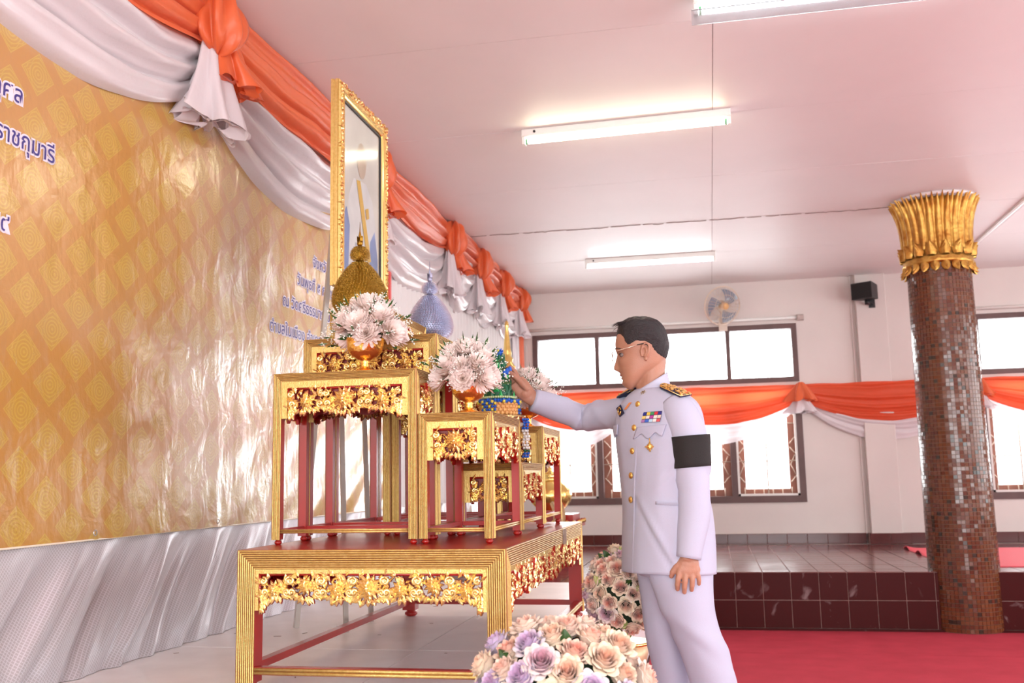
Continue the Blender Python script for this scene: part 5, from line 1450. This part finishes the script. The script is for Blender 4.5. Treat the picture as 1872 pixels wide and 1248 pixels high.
b.tube([Yw @ Vector((-.196, y, 1.5615 - 12 * y * y)) for y in (-.008, 0, .008)], .001, 5)
b.build('eyeglasses', [mat('gold_wire', (0.80, 0.72, 0.60), 0.2, 0.9), MATS['black_plastic']], man)
b = MB()
for s in (-1, 1): b.add([Yw @ Vector((-.1935 + .002 * math.sin(2 * a), s * .031 + .023 * math.cos(a), 1.556 + .016 * math.sin(a))) for a in np.linspace(0, 2 * PI, 25)[:-1]], [list(range(24))])
b.build('lenses', gm, man)

b = MB()
for (z0_, z1_) in ((1.4880, 1.4965), (1.4765, 1.4860)):
    b.grid(lambda u, v: Yw @ head_pt((u - .5) * .62, lerp(z0_, z1_, v) - .003 * abs(2 * u - 1) ** 2, .0011 * math.sin(PI * v) * (1 - (2 * u - 1) ** 4) + .0003), 16, 6)
b.build('lips', mat('lip_skin', (0.36, 0.12, 0.10), 0.45), man)

# ---- jacket
b = MB(); NT = 96; zz_ = [.812 + i * (1.440 - .812) / 70 for i in range(71)]
v = []
for z in zz_:
    for j in range(NT):
        a = 2 * PI * j / NT
        an = a if a < PI else a - 2 * PI
        off = 0.006 * noise.noise((math.cos(a) * 1.5, math.sin(a) * 1.5, z * 3.0)) + .0022 * noise.noise((math.cos(a) * 4, math.sin(a) * 4, z * 5.0 + an))
        # diagonal drag fold from the lowest button to the hip, soft waist creases
        off += .0085 * math.exp(-(((z - 1.04) + .22 * (an - .35)) / .020) ** 2) * math.exp(-((an - .9) / .7) ** 2)
        off -= .007 * math.exp(-(((z - 1.01) + .22 * (an - .35)) / .018) ** 2) * math.exp(-((an - .9) / .7) ** 2)
        off += .006 * math.exp(-(((z - 1.20) - .16 * (an - 1.2)) / .014) ** 2) * math.exp(-((an - 1.3) / .5) ** 2)
        off += .005 * math.exp(-(((z - 1.14) - .10 * (an - 1.2)) / .014) ** 2) * math.exp(-((an - 1.2) / .6) ** 2)
        zz = z
        if z < .83: zz = z + .004 * math.sin(a * 2)
        v.append(torso(zz, a, off))
f = [(i * NT + j, i * NT + (j + 1) % NT, (i + 1) * NT + (j + 1) % NT, (i + 1) * NT + j) for i in range(len(zz_) - 1) for j in range(NT)]
f.append(list(range(NT))[::-1]); f.append([(len(zz_) - 1) * NT + j for j in range(NT)])
b.add(v, f)
jacket = b.build('jacket', M_UNI, man)
def on_jacket(px_, z, name=None, near=True):
    """angle on the jacket whose local x is px_ at height z, camera side"""
    best = None
    for k in range(240):
        a = -1.2 + 3.4 * k / 239; p = torso(z, a)
        if best is None or abs(p.x - px_) < best[0]:
            best = (abs(p.x - px_), a)
    return best[1]
def patch(name, m, pts_fn, nu, nv, off, thick=0.002):
    q = MB(); q.grid(lambda u, v: torso(*(lambda r: (r[1], r[0]))(pts_fn(u, v)), off), nu, nv)
    o = q.build(name, m, jacket); md = o.modifiers.new('s', 'SOLIDIFY'); md.thickness = thick; md.offset = 0; return o
# front placket edge
q = MB()
for sgn in (1,):
    q.grid(lambda u, v: torso(.814 + .60 * v, .10 + .05 * u * 1.0, .0022 * (1 if u < .6 else 0)), 4, 50)
q.build('placket_edge', M_UNI2, jacket)
for (z, x) in ((1.382, -.113), (1.301, -.135), (1.222, -.158), (1.139, -.163), (1.057, -.168)):
    a = .035; p = torso(z, a, .002); nr = (torso(z, a, .01) - torso(z, a, 0)).normalized()
    q = MB(); T = Matrix.Translation(p) @ Vector((0, 0, 1)).rotation_difference(nr).to_matrix().to_4x4()
    q.lathe([(.0105, 0), (.0115, .002), (.010, .0045), (.006, .0065), (.0, .007)], 16, T=T, closed=False)
    q.tube([(0.006 * math.cos(a_), .006 * math.sin(a_), .0062) for a_ in np.linspace(0, 2 * PI, 9)], .0008, 4, T=T)
    q.build('button', M_GILT, jacket)
# near chest pocket flap with pointed scallops
a0, a1 = on_jacket(-.125, 1.285), on_jacket(-.040, 1.285)
def flap(u, v):
    zt_ = 1.302 + .004 * u; dep = .034 + .010 * math.exp(-((u - .5) / .12) ** 2) - .010 * math.exp(-((u - .25) / .1) ** 2) - .010 * math.exp(-((u - .75) / .1) ** 2) + .006 * (abs(u - .5) * 2) ** 3
    return (lerp(a0, a1, u) - .06 * v, zt_ - dep * v)
patch('pocket_flap', M_UNI2, flap, 24, 8, .005, .003)
def flap2(u, v): return (lerp(-.85, -.45, u), 1.318 - (.036 + .01 * math.exp(-((u - .5) / .15) ** 2)) * v)
patch('pocket_flap', M_UNI2, flap2, 14, 6, .005, .003)
a2, a3 = on_jacket(-.081, 1.047), on_jacket(-.004, 1.042)
patch('welt_pocket', M_UNI2, lambda u, v: (lerp(a2, a3, u), 1.052 - .010 * v - .004 * u), 12, 2, .003, .003)
patch('pocket_slit_shade', mat('shadow_seam', (0.36, 0.35, 0.45), 0.8), lambda u, v: (lerp(a2, a3, u), 1.0475 - .0012 * v - .004 * u), 12, 1, .0052, .0006)  # thin darker strip laid on as painted shade of the slit
# medal ribbons: three rows
cols = [[(.02, .03, .25), (.75, .6, .1), (.05, .3, .12), (.6, .03, .05), (.02, .02, .2)], [(.8, .65, .2), (.8, .75, .7), (.45, .05, .35), (.8, .78, .7), (.75, .6, .5)], [(.4, .2, .45), (.05, .15, .6), (.5, .7, .85), (.8, .78, .75), (.6, .1, .12)]]
ra, rb = on_jacket(-.103, 1.335), on_jacket(-.048, 1.335)
rib = thing('ribbon_bar', '', '') if False else None
q = MB(); q.grid(lambda u, v: torso(1.352 - .036 * v, lerp(ra, rb, u) - .03 * v, .004), 10, 4)
rbk = q.build('ribbon_bar', M_NAVY, jacket)
for r in range(3):
    for c in range(5):
        q = MB()
        q.grid(lambda u, v: torso(1.3515 - .012 * (r + .06 + .86 * v), lerp(ra, rb, (c + .04 + .92 * u) / 5) - .03 * (r + v) / 3, .0052 + .0012 * math.sin(PI * v)), 2, 3)
        o = q.build('ribbon', mat('ribbon_%d%d' % (r, c), cols[r][c], 0.6), jacket)
# medal hanging under the flap
q = MB(); am = on_jacket(-.088, 1.25); pm = torso(1.262, am, .009)
q.tube([pm, pm + Vector((0, 0, -.012))], .0018, 6)
for k in range(8):
    a = 2 * PI * k / 8; T = Matrix.Translation(pm + Vector((0, -.001, -.028)))
    leafv(q, 0, 0, a, .017 if k % 2 == 0 else .011, .010, .004, 0)
    for i in range(14): q.v[-1 - i] = tuple(Vector(q.v[-1 - i]) + pm + Vector((0, -.001, -.028)))
    for i in range(0): pass
q.sphere(pm + Vector((0, -.004, -.028)), (.007, .003, .009), 10, 6)
# leafv writes 8 + 12 vertices: shift the first six of each as well
q2 = MB(); q2.tube([pm, pm + Vector((0, 0, -.014))], .0018, 6)
C0 = pm + Vector((0, -.001, -.029))
for k in range(8):
    t_ = MB(); leafv(t_, 0, 0, 2 * PI * k / 8, .018 if k % 2 == 0 else .012, .010, .004, 0); q2.add(t_.v, t_.f, 0, False, Matrix.Translation(C0))
q2.sphere(C0 + Vector((0, -.004, 0)), (.007, .003, .009), 10, 6)
q2.build('medal', M_GILT, jacket)
# navy diamond badge on the far chest
ab = on_jacket(-.150, 1.36); pb = torso(1.365, -.42, .006); nb = (torso(1.365, -.42, .01) - torso(1.365, -.42, 0)).normalized()
T = Matrix.Translation(pb) @ Vector((0, -1, 0)).rotation_difference(nb).to_matrix().to_4x4()
q = MB(); q.add([(-.032, 0, .012), (.006, 0, .022), (.032, 0, -.010), (-.004, 0, -.022), (-.032, -.002, .012), (.006, -.002, .022), (.032, -.002, -.010), (-.004, -.002, -.022)], [(4, 7, 6, 5), (0, 1, 2, 3), (0, 4, 5, 1), (1, 5, 6, 2), (2, 6, 7, 3), (3, 7, 4, 0)], 0, False, T)
q.tube([(.011 * math.cos(a_) + .002 * 0, -.004, .013 * math.sin(a_)) for a_ in np.linspace(0.3, 2 * PI - .3, 16)], .0024, 6, 1, T=T); q.tube([(-.012, -.004, -.004), (0, -.005, -.012), (.012, -.004, -.002)], .0024, 6, 1, T=T)
q.build('badge', [M_NAVY, M_GILT], jacket)
# red and gold collar ribbon glimpsed at the throat
q = MB(); q.grid(lambda u, v: torso(1.392 - .024 * v, -.20 - .10 * v + .09 * u, .005), 3, 10); q.build('neck_ribbon', mat('orange_ribbon', (0.75, 0.28, 0.10), 0.5), jacket)
# stand collar
q = MB()
def collar(u, v, off=0.0):
    a = 2 * PI * u + math.radians(20)
    ca, sa = math.cos(a), math.sin(a)
    xt = lerp(-.052, -.057, v); rx = lerp(.064, .0575, v) + off; ry = lerp(.066, .058, v) + off
    zt_ = lerp(1.404, 1.436, v) + (ca * -1 * -.5 + .5) * lerp(.046, .060, v) if False else lerp(1.388, 1.432, v) + (0.5 + 0.5 * math.cos(a)) * lerp(.040, .066, v)
    return (xt + rx * ca, ry * sa, zt_)
q.grid(lambda u, v: collar(u, v), 48, 8, closed_u=True)
oc = q.build('collar', M_UNI, jacket); md = oc.modifiers.new('s', 'SOLIDIFY'); md.thickness = .004; md.offset = -1
q = MB(); p = Vector(collar(.60, .45, .006)); 
T = Matrix.Translation(p) @ Vector((0, 0, 1)).rotation_difference(Vector((-.45, -.9, 0))).to_matrix().to_4x4()
for k in range(8):
    t_ = MB(); leafv(t_, 0, 0, 2 * PI * k / 8, .0115, .008, .003, 0); q.add(t_.v, t_.f, 0, False, T @ Matrix.Rotation(PI / 2, 4, 'X') @ Matrix.Rotation(PI, 4, 'Y'))
q.sphere((0, 0, .002), (.006, .007, .003), 10, 6, T=T)
q.build('collar_badge', M_GILT, jacket)
# sleeves
def sleeve(name, path, rad, seed, folds):
    n = 30; q = MB(); P_ = [Vector(p) for p in path]
    segs_ = 40; pts = []; rs = []
    ts = [i / (len(P_) - 1) for i in range(len(P_))]
    for i in range(segs_ + 1):
        t_ = i / segs_
        pts.append(Vector([sinterp(t_, [(a, p[k]) for a, p in zip(ts, P_)]) for k in range(3)])); rs.append(sinterp(t_, [(a, r) for a, r in zip(ts, rad)]))
    q.tube(pts, rs, n, 0)
    for i in range(segs_ + 1):
        for j in range(n):
            v_ = Vector(q.v[i * n + j]); d = (v_ - pts[i]).normalized(); t_ = i / segs_
            e = 1.5 * folds(t_, 2 * PI * j / n, d) + .004 * noise.noise((v_.x * 9, v_.y * 9, v_.z * 9 + seed))
            q.v[i * n + j] = tuple(v_ + d * e)
    # rounded shoulder end
    return q
nearfold = lambda t_, a, d: .0028 * math.exp(-((t_ - .50 + .06 * math.sin(a)) / .03) ** 2) - .002 * math.exp(-((t_ - .55 + .07 * math.sin(a)) / .03) ** 2) + .0022 * math.exp(-((t_ - .36 - .05 * math.sin(a + 1)) / .025) ** 2)
q = sleeve('sleeve', [(.000, -.105, 1.375), (.018, -.138, 1.335), (.036, -.158, 1.27), (.042, -.168, 1.18), (.042, -.174, 1.09), (.040, -.18, 1.01), (.026, -.186, .935), (.013, -.190, .868)], [.050, .058, .0605, .0585, .0555, .0525, .047, .0415], 1, nearfold)
q.sphere((.008, -.122, 1.352), (.055, .056, .054), 24, 16)
q.build('sleeve', M_UNI, jacket)
farfold = lambda t_, a, d: (.004 * math.exp(-((t_ - .42 + .05 * math.sin(a)) / .022) ** 2) + .004 * math.exp(-((t_ - .50 + .07 * math.sin(a + .5)) / .022) ** 2) + .003 * math.exp(-((t_ - .30 - .06 * math.sin(a)) / .025) ** 2) + .003 * math.exp(-((t_ - .16 - .05 * math.cos(a)) / .03) ** 2) + .003 * math.exp(-((t_ - .62 - .08 * math.sin(a)) / .03) ** 2))
q = sleeve('sleeve', [(-.085, .115, 1.365), (-.140, .175, 1.368), (-.205, .255, 1.368), (-.270, .325, 1.366), (-.345, .315, 1.388), (-.415, .296, 1.412), (-.472, .280, 1.432)], [.062, .060, .053, .0495, .050, .0475, .0445], 5, farfold)
q.sphere((-.105, .125, 1.365), (.058, .058, .058), 24, 16)
q.build('sleeve', M_UNI, jacket)
# armband
q = MB()
def band(u, v):
    a = 2 * PI * u; c = Vector((.041, -.1635, lerp(1.266, 1.162, v)));  c.x += .001 * v; c.y -= .006 * v
    r = lerp(.0645, .0615, v) + .0006 * math.sin(5 * a)
    return (c.x + r * math.cos(a), c.y + r * math.sin(a), c.z + .004 * math.cos(a))
q.grid(band, 48, 8, closed_u=True); o = q.build('armband', mat('black_felt', (0.016, 0.015, 0.015), 0.85, bump=0.3, bump_scale=400), man); md = o.modifiers.new('s', 'SOLIDIFY'); md.thickness = .002
# shoulder boards
def board(p_in, p_out, wd, width):
    p_in, p_out = Vector(p_in), Vector(p_out); d = (p_out - p_in); L = d.length; d.normalize(); w = Vector(wd).normalized(); nrm = d.cross(w).normalized()
    if nrm.z < 0: nrm = -nrm
    T = Matrix((d, w, nrm)).transposed().to_4x4(); T = Matrix.Translation(p_in) @ T
    q = MB(); out = []
    for a_ in np.linspace(PI / 2, 3 * PI / 2, 9): out.append((.012 + math.cos(a_) * .016, math.sin(a_) * width * .46))
    out += [(L, -width / 2), (L, width / 2)]
    n = len(out); bow = lambda x, y: .006 * (1 - (2 * y / width) ** 2) - .05 * (x / L) ** 2 * .2
    v_ = [(x, y, bow(x, y)) for x, y in out] + [(x, y, bow(x, y) + .004) for x, y in out] + [(L * .5, 0, bow(L * .5, 0) + .005)]
    q.add(v_, [(i, (i + 1) % n, n + (i + 1) % n, n + i) for i in range(n)] + [(n + i, n + (i + 1) % n, 2 * n) for i in range(n)] + [list(range(n))[::-1]], 0, False, T)
    o = q.build('shoulder_board', M_NAVY, jacket)
    q = MB()
    q.tube([(x * .98 + .001, y * .93, bow(x, y) + .0055) for x, y in out] + [(out[0][0], out[0][1] * .93, bow(*out[0]) + .0055)], .0022, 5, T=T)
    rr = random.Random(2)
    for k in range(52):
        x, y = rr.uniform(.006, L - .008), rr.uniform(-width * .36, width * .36); t_ = MB()
        leafv(t_, 0, 0, rr.choice((.5, -.5, 2.6, 3.6)) + rr.uniform(-.4, .4), .013, .006, .003, 0)
        q.add(t_.v, t_.f, 0, False, T @ Matrix.Translation((x, y, bow(x, y) + .0055)) @ Matrix.Rotation(-PI / 2, 4, 'X'))
    q.build('gold_embroidery', M_CARVE, o)
board((-.028, -.072, 1.4400), (.036, -.155, 1.4080), (.80, .585, .16), .056)
board((-.098, .070, 1.445), (-.150, .140, 1.430), (.80, .6, .0), .05)

# ---- trousers
def leg_loft(rows, seed, fold):
    q = MB(); n = 40; zz = np.linspace(rows[0][2], rows[-1][2], 60); v = []
    for z in zz:
        g_ = lambda k: sinterp(-z, [(-r[2], r[k]) for r in rows])
        x, y, rx, ry = g_(0), g_(1), g_(3), g_(4)
        for j in range(n):
            a = 2 * PI * j / n; e = fold(z, a) + .003 * noise.noise((math.cos(a) * 1.3, math.sin(a) * 1.3, z * 5 + seed))
            cr_ = 1 + .05 * math.exp(-((math.cos(a) + 1) / .12) ** 2)          # front crease
            v.append((x + (rx * cr_ + e) * math.cos(a), y + (ry + e) * math.sin(a), z))
    f = [(i * n + j, (i + 1) * n + j, (i + 1) * n + (j + 1) % n, i * n + (j + 1) % n) for i in range(59) for j in range(n)]
    q.add(v, f); return q
fN = lambda z, a: .006 * math.exp(-((z - .62 + .06 * math.cos(a)) / .03) ** 2) + .005 * math.exp(-((z - .53 + .10 * math.cos(a - .6)) / .03) ** 2) + .004 * math.exp(-((z - .44 - .06 * math.cos(a)) / .025) ** 2) - .004 * math.exp(-((z - .57 + .08 * math.cos(a)) / .025) ** 2)
fF = lambda z, a: .004 * math.exp(-((z - .56 + .1 * math.sin(a)) / .04) ** 2)
q = leg_loft([(.004, -.070, .87, .118, .10), (.006, -.072, .80, .106, .10), (.022, -.072, .70, .088, .098), (.045, -.070, .63, .078, .092), (.082, -.066, .52, .077, .086), (.104, -.062, .43, .073, .080), (.132, -.06, .30, .064, .07), (.150, -.06, .15, .058, .062), (.160, -.06, .055, .058, .062)], 1, fN)
b2 = leg_loft([(-.020, .060, .87, .112, .10), (-.024, .066, .80, .098, .10), (-.028, .080, .70, .080, .092), (-.028, .088, .63, .074, .086), (-.018, .096, .52, .066, .078), (-.010, .10, .42, .060, .072), (-.002, .10, .28, .056, .062), (.002, .10, .15, .054, .058), (.004, .10, .055, .056, .060)], 4, fF)
q.add(b2.v, b2.f)
# seat joining both legs
vv, ff = ell_loft([(-.012, 0, .80, .112, .155), (-.012, 0, .85, .118, .165), (-.014, 0, .92, .12, .165)], 40); q.add(vv, ff)
q.build('trousers', M_UNI, man)
for (x, y, a) in ((.160, -.06, -.1), (.004, .10, .0)):
    q = MB(); T = Matrix.Translation((x, y, 0)) @ Matrix.Rotation(a, 4, 'Z')
    q.grid(lambda u, v: ((lambda th, k: (-.075 + .145 * math.cos(th) * (1 - .25 * k) + .05 * k, .044 * math.sin(th) * (1 - .35 * k) * (1 - .25 * math.cos(th) * -1 * 0), .012 + .075 * k * (.55 + .45 * math.cos(th))))(2 * PI * u, v)), 32, 8, closed_u=True, T=T)
    q.lathe([(1, 0)], 3) if False else None
    sh = q.build('shoe', mat('white_shoe', (0.72, 0.71, 0.74), 0.3), man)
    q = MB(); q.add([(-.075 + .148 * math.cos(t_), .047 * math.sin(t_), z_) for z_ in (0, .014) for t_ in np.linspace(0, 2 * PI, 25)[:-1]], [list(range(24))[::-1], list(range(24, 48))] + [(i, (i + 1) % 24, 24 + (i + 1) % 24, 24 + i) for i in range(24)], 0, False, T)
    q.build('sole', M_BLACK, sh)
